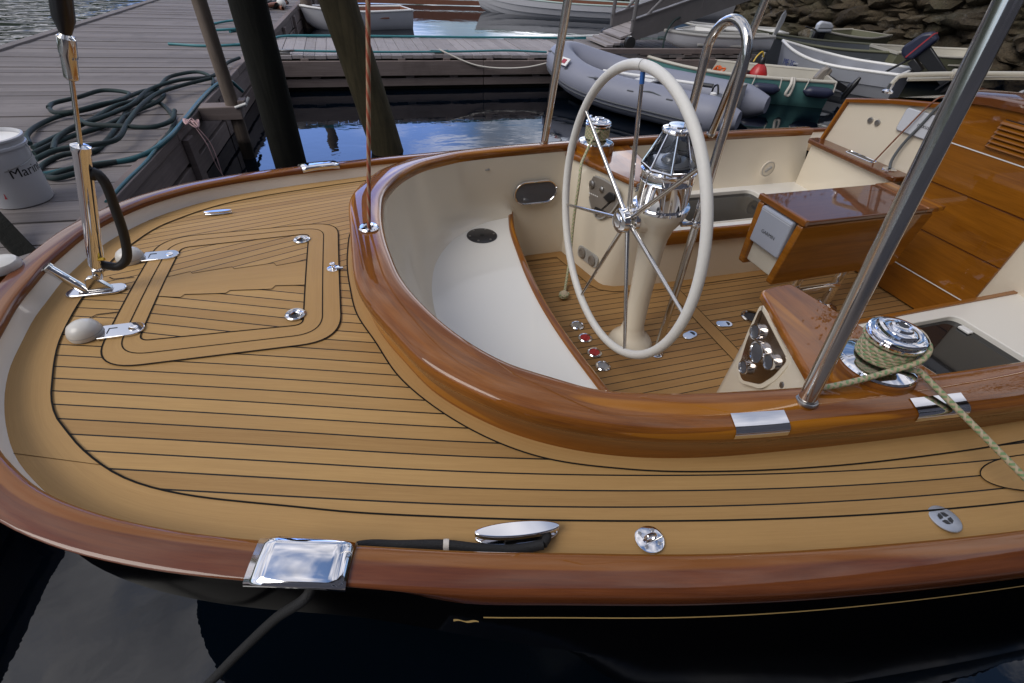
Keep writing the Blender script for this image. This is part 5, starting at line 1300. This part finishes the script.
mb = MB(); p = in_boat(tt, .62, hf(.22) + .02, sh_(.22)); mb.tube(spline([p + Vector((0, 0, .03)), p + Vector((-.03, -.05, -.05)), p + Vector((-.05, -.04, -.18)), p + Vector((.0, -.05, -.20)), p + Vector((.02, -.05, -.06)), p + Vector((.03, 0, .03))], .02), .022, 8); tag(mb.build('rope_coil', M['pale_rope'], smooth=60), 'small white rope coil hung over the rail of the teal skiff', 'rope')
p = in_boat(tt, 1.02, .10, sh_(.4) - .06); bo = thing('buoy', 'red teardrop mooring buoy sitting in the teal skiff', 'buoy', p)
mb = MB(); mb.lathe([(.0001, -.12), (.09, -.10), (.14, -.02), (.135, .05), (.09, .13), (.05, .17)], n=24); mb.build('body', M['red_plastic'], bo)
mb = MB(); mb.lathe([(.05, .165), (.055, .20), (.04, .24), (.03, .26)], n=16); mb.build('neck', M['black_plastic'], bo)
mb = MB(); mb.tube(spline([(0, 0, .25), (-.05, 0, .33), (-.12, 0, .28), (-.16, 0, .2)], .02), .011, 6); mb.build('lanyard', M['yellow_brass'], bo)
p = in_boat(tt, 1.62, .18, sh_(.7) - .05); mb = MB()
rr = random.Random(8); mb.tube(spline([(p.x + rr.uniform(-.09, .09), p.y + rr.uniform(-.06, .06), p.z + rr.uniform(-.02, .08)) for _ in range(12)], .02), .014, 6); tag(mb.build('orange_line', M['orange_plastic'], smooth=60), 'bright orange line bundled in the bow of the teal skiff', 'rope')
mb = MB(); p = in_boat(tt, 1.25, .12, sh_(.45) - .08); mb.box(p, (.26, .2, .16), rz=.5); tag(mb.build('battery_box', M['black_plastic'], bevel=.015), 'black box beside the red buoy in the teal skiff', 'box')
outboard('outboard_motor', 'dark grey outboard on the stern of the teal skiff', tuple(in_boat(tt, -.10, -.12, .27)), atan2(6.35 - 4.86, 4.55 - 7.02), 1.2, M['instrument_grey'], .58)

al, La, ha, sa = boat('skiff', 'pale grey lapstrake skiff with blue registration letters', (8.45, 4.75), (7.5, 6.55), 1.12, .58, .40, M['aluminium_skiff'], M['aluminium_skiff'], M['white_paint'], .86, sheer=.20, seats=(.25, .5, .72), strakes=5, cat='skiff')
v, f = text_geo('ME 38001', .14)
mb = MB()
for a, b, c in [(0, 0, 0)]:
    V_ = []
    for a, b, c in v:
        x = La * .80 - a * .7; V_.append((x, (ha(min(1, x / La)) * .955 + .012), sa(.8) - .18 + b))
    mb.add(V_, f)
mb.build('lettering', M['blue_ink'], al, smooth=0)
outboard('outboard_motor', 'navy outboard with red stripe tilted up on the pale grey skiff', (8.72, 4.72, WL + .58), atan2(1.8, -.95), .95, M['navy_vinyl'], .95)
gs, *_ = boat('skiff', 'dark grey wooden skiff with a high bow', (10.6, 6.5), (7.75, 8.0), 1.15, .62, .42, M['grey_skiff'], M['grey_skiff'], M['olive_paint'], .8, sheer=.20, seats=(.3, .6), cat='skiff')
outboard('outboard_motor', 'white outboard standing above the dark grey skiff', (9.9, 8.15, WL + .42), 2.7, .0, M['cover_white'], .72)
ol, *_ = boat('skiff', 'olive skiff with a cream foredeck below the rock wall', (12.2, 8.9), (9.9, 8.3), 1.2, .55, .42, M['olive_paint'], M['olive_paint'], M['cream_paint'], .8, sheer=.15, seats=(.4,), cat='skiff')
ol2, *_ = boat('skiff', 'pale yellow skiff tied close under the rock wall', (9.9, 6.5), (12.0, 5.9), 1.1, .5, .45, M['olive_paint'], M['cream_paint'], M['cream_paint'], .8, sheer=.1, seats=(.25, .5, .8), cat='skiff')
boat('rowing_boat', 'small white rowing boat with brown interior beyond the cross dock', (1.55, 12.55), (-.85, 11.95), 1.05, .48, .34, M['hull_white'], M['boat_brown'], M['white_paint'], .8, sheer=.10, seats=(.3, .62), cat='rowing boat')
boat('launch', 'long white lapstrake launch with pale green rail', (9.6, 14.4), (4.1, 16.3), 1.6, .62, .36, M['hull_white'], M['boat_brown'], M['teal_rail'], .75, sheer=.16, seats=(.2, .4, .6), strakes=6, cat='launch')
boat('dinghy', 'yellow dinghy behind the foot of the gangway', (7.95, 9.35), (6.75, 8.55), .85, .42, .40, M['yellow_paint'], M['white_paint'], M['grey_plastic'], .85, sheer=.08, seats=(.5,))
boat('dinghy', 'dark blue dinghy with white interior moored past the gangway', (10.0, 9.4), (7.6, 10.3), 1.05, .48, .36, M['blue_paint'], M['white_paint'], M['grey_plastic'], .82, sheer=.12, seats=(.3, .6))
boat('dinghy', 'white dinghy with faded blue sheer moored farthest right', (13.0, 15.6), (9.4, 16.2), 1.4, .7, .5, M['hull_white'], M['blue_paint'], M['teal_paint'], .8, sheer=.2, seats=(.4,))
ky, *_ = boat('canoe', 'long pale canoe lying on the cross dock beside the gangway', (7.0, 6.30), (5.1, 6.62), .46, .20, .20, M['hull_white'], M['grey_plastic'], M['grey_plastic'], .5, sheer=.06, seats=(.35, .65), z=DZ + .02, cat='canoe')
boat('paddle_board_boat', 'low white and turquoise tender lying past the cross dock', (5.6, 8.6), (2.75, 8.0), .7, .34, .32, M['hull_white'], M['turquoise_hose'], M['white_paint'], .6, sheer=.05, seats=(.5,), cat='tender')
bpy.data.objects['paddle_board_boat'].name = 'tender'
od = thing('paddle', 'white paddle blade standing up among the moored boats', 'paddle', (7.4, 6.8, -.5))
mb = MB(); P = [(-.05, 0), (.05, 0), (.10, .18), (.11, .34), (.06, .44), (-.06, .44), (-.11, .34), (-.10, .18)]; A_ = Matrix.Rotation(.5, 3, 'Z') @ Matrix.Rotation(.55, 3, 'Y')
mb.prism(P, -.012, .012, F=lambda x, z, y: tuple(A_ @ Vector((x, y, z + .35)))); mb.build('blade', M['styrofoam'], od, bevel=.008)
mb = MB(); mb.tube([A_ @ Vector((0, 0, -.3)), A_ @ Vector((0, 0, .4))], .018, 8); mb.build('shaft', M['cream_paint'], od)

# ------------------------------------------------------------------ gangway
gw = thing('gangway', 'grey metal gangway with railings sloping up to the rock wall', 'gangway', (4.15, 6.68, DZ + .03))
SL = .292; LG = 9.2
def G(x, y, z=0): return (x, y, x * SL + z)
ga = atan2(SL, 1)
RG = Matrix.Rotation(-ga, 3, 'Y')
mb = MB()
for k in range(60):
    x = .28 + k * .15; mb.box(G(x, .38, .06), (.14, .70, .03), R=RG)
mb.build('tread_boards', M['dock_boards_y'], gw, smooth=0)
for y in (0, .76):
    mb = MB(); mb.box(G(LG / 2 + .2, y, .12), (LG, .06, .30), R=RG); mb.box(G(LG / 2 + .2, y, .275), (LG, .09, .02), R=RG); mb.build('side_beam', M['gangway_metal'], gw)
    mb = MB(); mb.tube([G(.35, y, .95), G(LG, y, .95)], .034, 10); mb.tube([G(.35, y, .55), G(LG, y, .55)], .02, 8); 
    for k in range(8): mb.tube([G(.38 + 1.2 * k, y, .1), G(.38 + 1.2 * k, y, .95)], .034, 8); mb.tube([G(.38 + 1.2 * k, y, .12), G(.38 + 1.2 * (k + .98), y, .90)], .024, 8) if k < 7 else None
    mb.build('railing', M['gangway_metal'], gw)
mb = MB(); P = [(0.0, -.02), (.40, -.02), (.40, .03), (.02, .02)]
for k in range(4): mb.box((.10 + .12 * k - .1, .38, .02 + .028 * k), (.115, .85, .035), rz=0)
mb.build('apron', M['dock_boards_y'], gw, bevel=.004)
for y in (-.09, .85):
    mb = MB(); mb.lathe([(.04, -.04), (.085, -.035), (.09, 0), (.085, .035), (.04, .04)], (.33, y, .075), (0, 1, 0), 22); mb.build('roller', M['black_rubber'], gw)
rope('power_hose', [(5.35, 6.64, .10), (5.2, 6.58, .04), (5.08, 6.52, -.12), (5.06, 6.45, DZ + .02), (5.3, 6.32, DZ + .02), (5.9, 6.3, DZ + .02), (6.4, 6.4, DZ + .02), (6.0, 6.55, DZ + .03), (5.4, 6.5, DZ + .02)], .015, M['hose_green_black'], 'dark hose dropping from the gangway beam onto the dock', 'hose', .04)

# ------------------------------------------------------------------ rock wall and bank
rw = random.Random(21)
WALL = spline([(15.5, -14), (14.2, -4), (13.7, 3), (13.6, 8), (13.0, 12), (14.0, 18), (15.5, 26), (19, 40)], .9)
mb = MB()
ico = bmesh.new(); bmesh.ops.create_icosphere(ico, subdivisions=3, radius=1.); IV = [v.co.copy() for v in ico.verts]; IF = [tuple(v.index for v in f.verts) for f in ico.faces]; ico.free()
from mathutils import noise as mnoise
H_ = 3.4; z = -1.4
while z < H_:
    rh = rw.uniform(.28, .55)
    for p in WALL:
        for q in range(2 if rh < .4 else 1):
            sx, sy, sz = rw.uniform(.35, .75), rw.uniform(.4, .8), rh * rw.uniform(.55, .8)
            c = Vector((p.x + (z + 1.4) * .22 + rw.uniform(-.15, .25), p.y + rw.uniform(-.4, .4) + q * .45, z + rh / 2)); off = rw.uniform(0, 100)
            R = Matrix.Rotation(rw.uniform(-.6, .6), 3, 'Z') @ Matrix.Rotation(rw.uniform(-.3, .3), 3, 'X')
            vs = []
            for v_ in IV:
                k = 1 + .34 * mnoise.noise(v_ * 1.2 + Vector((off, 0, 0))) + .14 * mnoise.noise(v_ * 3.1 + Vector((off, 3, 0))) + .06 * mnoise.noise(v_ * 8 + Vector((off, 7, 0)))
                d = max(abs(v_.x), abs(v_.y), abs(v_.z)); vv = v_ * (k * (.72 / d * .5 + .5)); vs.append(c + R @ Vector((vv.x * sx, vv.y * sy, vv.z * sz)))
            mb.add(vs, IF)
    z += rh * .82
wl = mb.build('rock_wall', M['rock'], smooth=50); tag(wl, 'rough stacked boulder sea wall behind the moored skiffs', 'rock wall')
mb = MB(); rows = []
for p in WALL: rows.append([(p.x + 1.2, p.y, -2), (p.x + 1.9, p.y, 2.6), (p.x + 4, p.y, 4.0 + .4 * sin(p.y)), (p.x + 20, p.y * 1.1, 6.0), (p.x + 120, p.y * 1.6, 9)])
mb.grid(rows); tag(mb.build('bank', M['rock'], smooth=60), kind='structure')
shore = spline([(-160, -160), (-95, -40), (-62, 45), (-38, 100), (20, 150), (110, 190), (260, 230)], 5.)  # unseen wooded hill, raised and brought close to darken reflections in the ripples
mb = MB(); rows = []
for p in shore:
    hgt = 11 + 4 * mnoise.noise(Vector((p.x * .03, p.y * .03, 0))) + 2.5 * mnoise.noise(Vector((p.x * .12, p.y * .12, 9))); d = Vector((p.x, p.y, 0)).normalized()
    if p.x > 30: hgt *= max(.4, 1 - (p.x - 30) / 150)
    rows.append([tuple(p + d * a + Vector((0, 0, z + (1.5 * mnoise.noise(p * .25 + Vector((a, 0, 0))) if z > 0 else 0)))) for a, z in ((0, -2), (1, .5), (3, hgt * .35), (7, hgt * .7), (16, hgt), (60, hgt * 1.1), (120, -2))])
mb.grid(rows); tag(mb.build('unseen_shore', M['foliage'], smooth=60), kind='structure')
def tree(x, y, z, h, seed, label):
    r_ = random.Random(seed); t = thing('tree', label, 'tree', (x, y, z))
    mb = MB(); mb.tube([(0, 0, -.6), (.08, .05, h * .3), (0, .1, h * .62), (.05, 0, h * .92)], [.2, .15, .1, .03], 8)
    limbs = []
    for k in range(9):
        a = r_.uniform(0, 6.28); b = r_.uniform(.3, .85) * h; l = r_.uniform(.18, .34) * h; e = Vector((cos(a) * l, sin(a) * l, b + l * .45)); mb.tube([(0, .05, b), e * .5 + Vector((0, 0, b * .5)), e], [.07, .05, .02], 6); limbs.append(e)
    mb.build('trunk', M['grey_post'], t); mb = MB()
    for e in limbs + [Vector((0, 0, h * .9)), Vector((0, 0, h * .75))]:
        for k in range(330):
            d = Vector((r_.gauss(0, 1), r_.gauss(0, 1), r_.gauss(0, .8))); c = e + d * h * .075; s = r_.uniform(.045, .095)
            u = Vector((r_.uniform(-1, 1), r_.uniform(-1, 1), r_.uniform(-1, 1))).normalized(); w = u.cross(Vector((r_.uniform(-1, 1), r_.uniform(-1, 1), 1))).normalized(); mb.face([c - u * s, c + w * s * .5, c + u * s, c - w * s * .5])
    mb.build('crown', M['foliage'], t, smooth=0)
for k, (x, y, z, h) in enumerate(((17.5, 4, 3.8, 5.5), (18.5, 9.5, 4, 6.5), (17, 14.5, 3.6, 5), (19, 19, 4.4, 7), (18, -1, 3.9, 6))):
    tree(x, y, z, h, 40 + k, ('leafy tree above the wall nearest the cabin', 'tall leafy tree on the bank behind the skiffs', 'short leafy tree on the bank past the gangway', 'tallest leafy tree at the back of the bank', 'leafy tree on the bank abeam of the bow')[k])

bhs = thing('shade_block', 'unseen shingled block added to shade the near deck and darken reflections', 'light blocker', (6.5, -5.4, DZ))  # added out of view to cut skylight on the near right deck
mb = MB()
for k in range(40): mb.box((0, 1.5, .1 + .19 * k), (20., .03 + .012, .19), R=Matrix.Rotation(.06, 3, 'X'))
mb.box((0, 0, 3.8), (19.9, 2.96, 7.6)); mb.build('wall', M['grey_shingle'], bhs)
mb = MB(); mb.prism([(-2., 7.6), (2., 7.6), (0, 9.2)], -10.2, 10.2, F=lambda y, z, x: (x, y, z)); mb.build('roof', M['dock_fascia'], bhs)
for k in range(4):
    mb = MB(); mb.box((-5.4 + 3.6 * k, 1.53, 2.6), (1.1, .06, 1.5)); wn_ = mb.build('window', M['white_paint'], bhs, bevel=.01); mb = MB(); mb.box((-5.4 + 3.6 * k, 1.565, 2.6), (.95, .012, 1.35)); mb.build('pane', M['dark_glass'], wn_)
mb = MB(); mb.box((0, 2.575, -.03), (20, 2.15, .06)); mb.box((0, 2.55, -.3), (19.8, 2.0, .4)); mb.build('landing', M['dock_boards_x'], bhs)

# ================================================================== LIGHT, SKY, CAMERA
SUN_EL, SUN_AZ = radians(46), radians(-105)     # azimuth measured from +y towards +x; the sun stands off the port quarter behind thin cloud
w = bpy.data.worlds.new('World'); SC.world = w; w.use_nodes = True; nt = w.node_tree; nt.nodes.clear()
N = lambda t, **k: (lambda o: ([setattr(o, a, b) for a, b in k.items()], o)[1])(nt.nodes.new(t))
sky = N('ShaderNodeTexSky', sky_type='NISHITA'); sky.sun_disc = False; sky.sun_elevation = SUN_EL; sky.sun_rotation = SUN_AZ; sky.air_density = 1.0; sky.dust_density = .5; sky.ozone_density = 4.
tc = N('ShaderNodeTexCoord'); mp = N('ShaderNodeMapping'); mp.inputs['Scale'].default_value = (1, 1, 2.2); mp.inputs['Location'].default_value = (.35, .1, .2); nt.links.new(tc.outputs['Generated'], mp.inputs[0])
nz = N('ShaderNodeTexNoise'); nz.inputs['Scale'].default_value = 1.9; nz.inputs['Detail'].default_value = 8; nz.inputs['Roughness'].default_value = .55; nz.inputs['Distortion'].default_value = .5; nt.links.new(mp.outputs[0], nz.inputs[0])
rp = N('ShaderNodeValToRGB'); e = rp.color_ramp.elements; e[0].position = .37; e[0].color = (0, 0, 0, 1); e[1].position = .56; e[1].color = (1, 1, 1, 1); nt.links.new(tc.outputs['Generated'], (nv := N('ShaderNodeVectorMath', operation='NORMALIZE')).inputs[0])
def patch(v, lo, hi):
    dp = N('ShaderNodeVectorMath', operation='DOT_PRODUCT'); nt.links.new(nv.outputs[0], dp.inputs[0]); dp.inputs[1].default_value = Vector(v).normalized()
    mr = N('ShaderNodeMapRange', interpolation_type='SMOOTHSTEP'); mr.inputs[1].default_value = lo; mr.inputs[2].default_value = hi; nt.links.new(dp.outputs['Value'], mr.inputs[0]); return mr.outputs[0]
gap = patch((-.05, .955, .30), .955, .987); bank_ = patch((.30, .915, .27), .945, .985)      # a deep blue gap and a bright white cloud low to port
sb = N('ShaderNodeMath', operation='MULTIPLY_ADD'); nt.links.new(gap, sb.inputs[0]); sb.inputs[1].default_value = -.32; nt.links.new(nz.outputs['Fac'], sb.inputs[2])
nt.links.new(sb.outputs[0], rp.inputs[0])
n2 = N('ShaderNodeTexNoise'); n2.inputs['Scale'].default_value = 4.5; n2.inputs['Detail'].default_value = 6; nt.links.new(mp.outputs[0], n2.inputs[0])
cc = N('ShaderNodeValToRGB'); e = cc.color_ramp.elements; e[0].position = .3; e[0].color = (3.4, 3.5, 4.0, 1); e[1].position = .68; e[1].color = (8.2, 8.0, 8.3, 1); nt.links.new(n2.outputs['Fac'], cc.inputs[0])
mx = N('ShaderNodeMix', data_type='RGBA'); nt.links.new(rp.outputs[0], mx.inputs[0]); blu = N('ShaderNodeMix', data_type='RGBA'); blu.inputs[7].default_value = (3.6, 6.2, 14.5, 1); nt.links.new(gap, blu.inputs[0]); nt.links.new(sky.outputs[0], blu.inputs[6]); nt.links.new(blu.outputs[2], mx.inputs[6]); nt.links.new(cc.outputs[0], mx.inputs[7])
bg = N('ShaderNodeBackground'); bg.inputs[1].default_value = .125; wf = N('ShaderNodeMapRange'); wf.inputs[1].default_value = .40; wf.inputs[2].default_value = .60; nt.links.new(n2.outputs['Fac'], wf.inputs[0]); wm = N('ShaderNodeMath', operation='MULTIPLY'); nt.links.new(wf.outputs[0], wm.inputs[0]); nt.links.new(bank_, wm.inputs[1])
wc = N('ShaderNodeMix', data_type='RGBA'); wc.inputs[7].default_value = (18, 18, 19.5, 1); nt.links.new(wm.outputs[0], wc.inputs[0]); nt.links.new(mx.outputs[2], wc.inputs[6]); nt.links.new(wc.outputs[2], bg.inputs[0]); wo = N('ShaderNodeOutputWorld'); nt.links.new(bg.outputs[0], wo.inputs[0])
sd = bpy.data.lights.new('sun', 'SUN'); sd.energy = 1.5; sd.angle = radians(36); sd.color = (1, .95, .87)
so = bpy.data.objects.new('sun', sd); COL.objects.link(so)
sdir = Vector((sin(SUN_AZ) * cos(SUN_EL), cos(SUN_AZ) * cos(SUN_EL), sin(SUN_EL))); so.rotation_euler = sdir.to_track_quat('Z', 'Y').to_euler()

cd = bpy.data.cameras.new('camera'); cam = bpy.data.objects.new('camera', cd); COL.objects.link(cam); SC.camera = cam
cd.sensor_fit = 'HORIZONTAL'; cd.sensor_width = 36; cd.lens = 16.523; cd.clip_start = .02; cd.clip_end = 2000
Rr, Uu, Ff = Vector((.9581424, -.2826019, .0458181)), Vector((.1496958, .6309532, .7612419)), Vector((.2440374, .7225193, -.6468474))
mat = Matrix((Rr, Uu, -Ff)).transposed().to_4x4(); mat.translation = Vector((0, -1.55314, .917403)); cam.matrix_world = mat

SC.view_settings.view_transform = 'Standard'; SC.view_settings.look = 'None'; SC.view_settings.exposure = .26; SC.view_settings.gamma = 1
SC.cycles.use_denoising = True
SC.cycles.max_bounces = 8; SC.cycles.glossy_bounces = 5; SC.cycles.diffuse_bounces = 3; SC.cycles.transparent_max_bounces = 10
SC.cycles.caustics_reflective = False; SC.cycles.caustics_refractive = False
SC.cycles.sample_clamp_indirect = 6
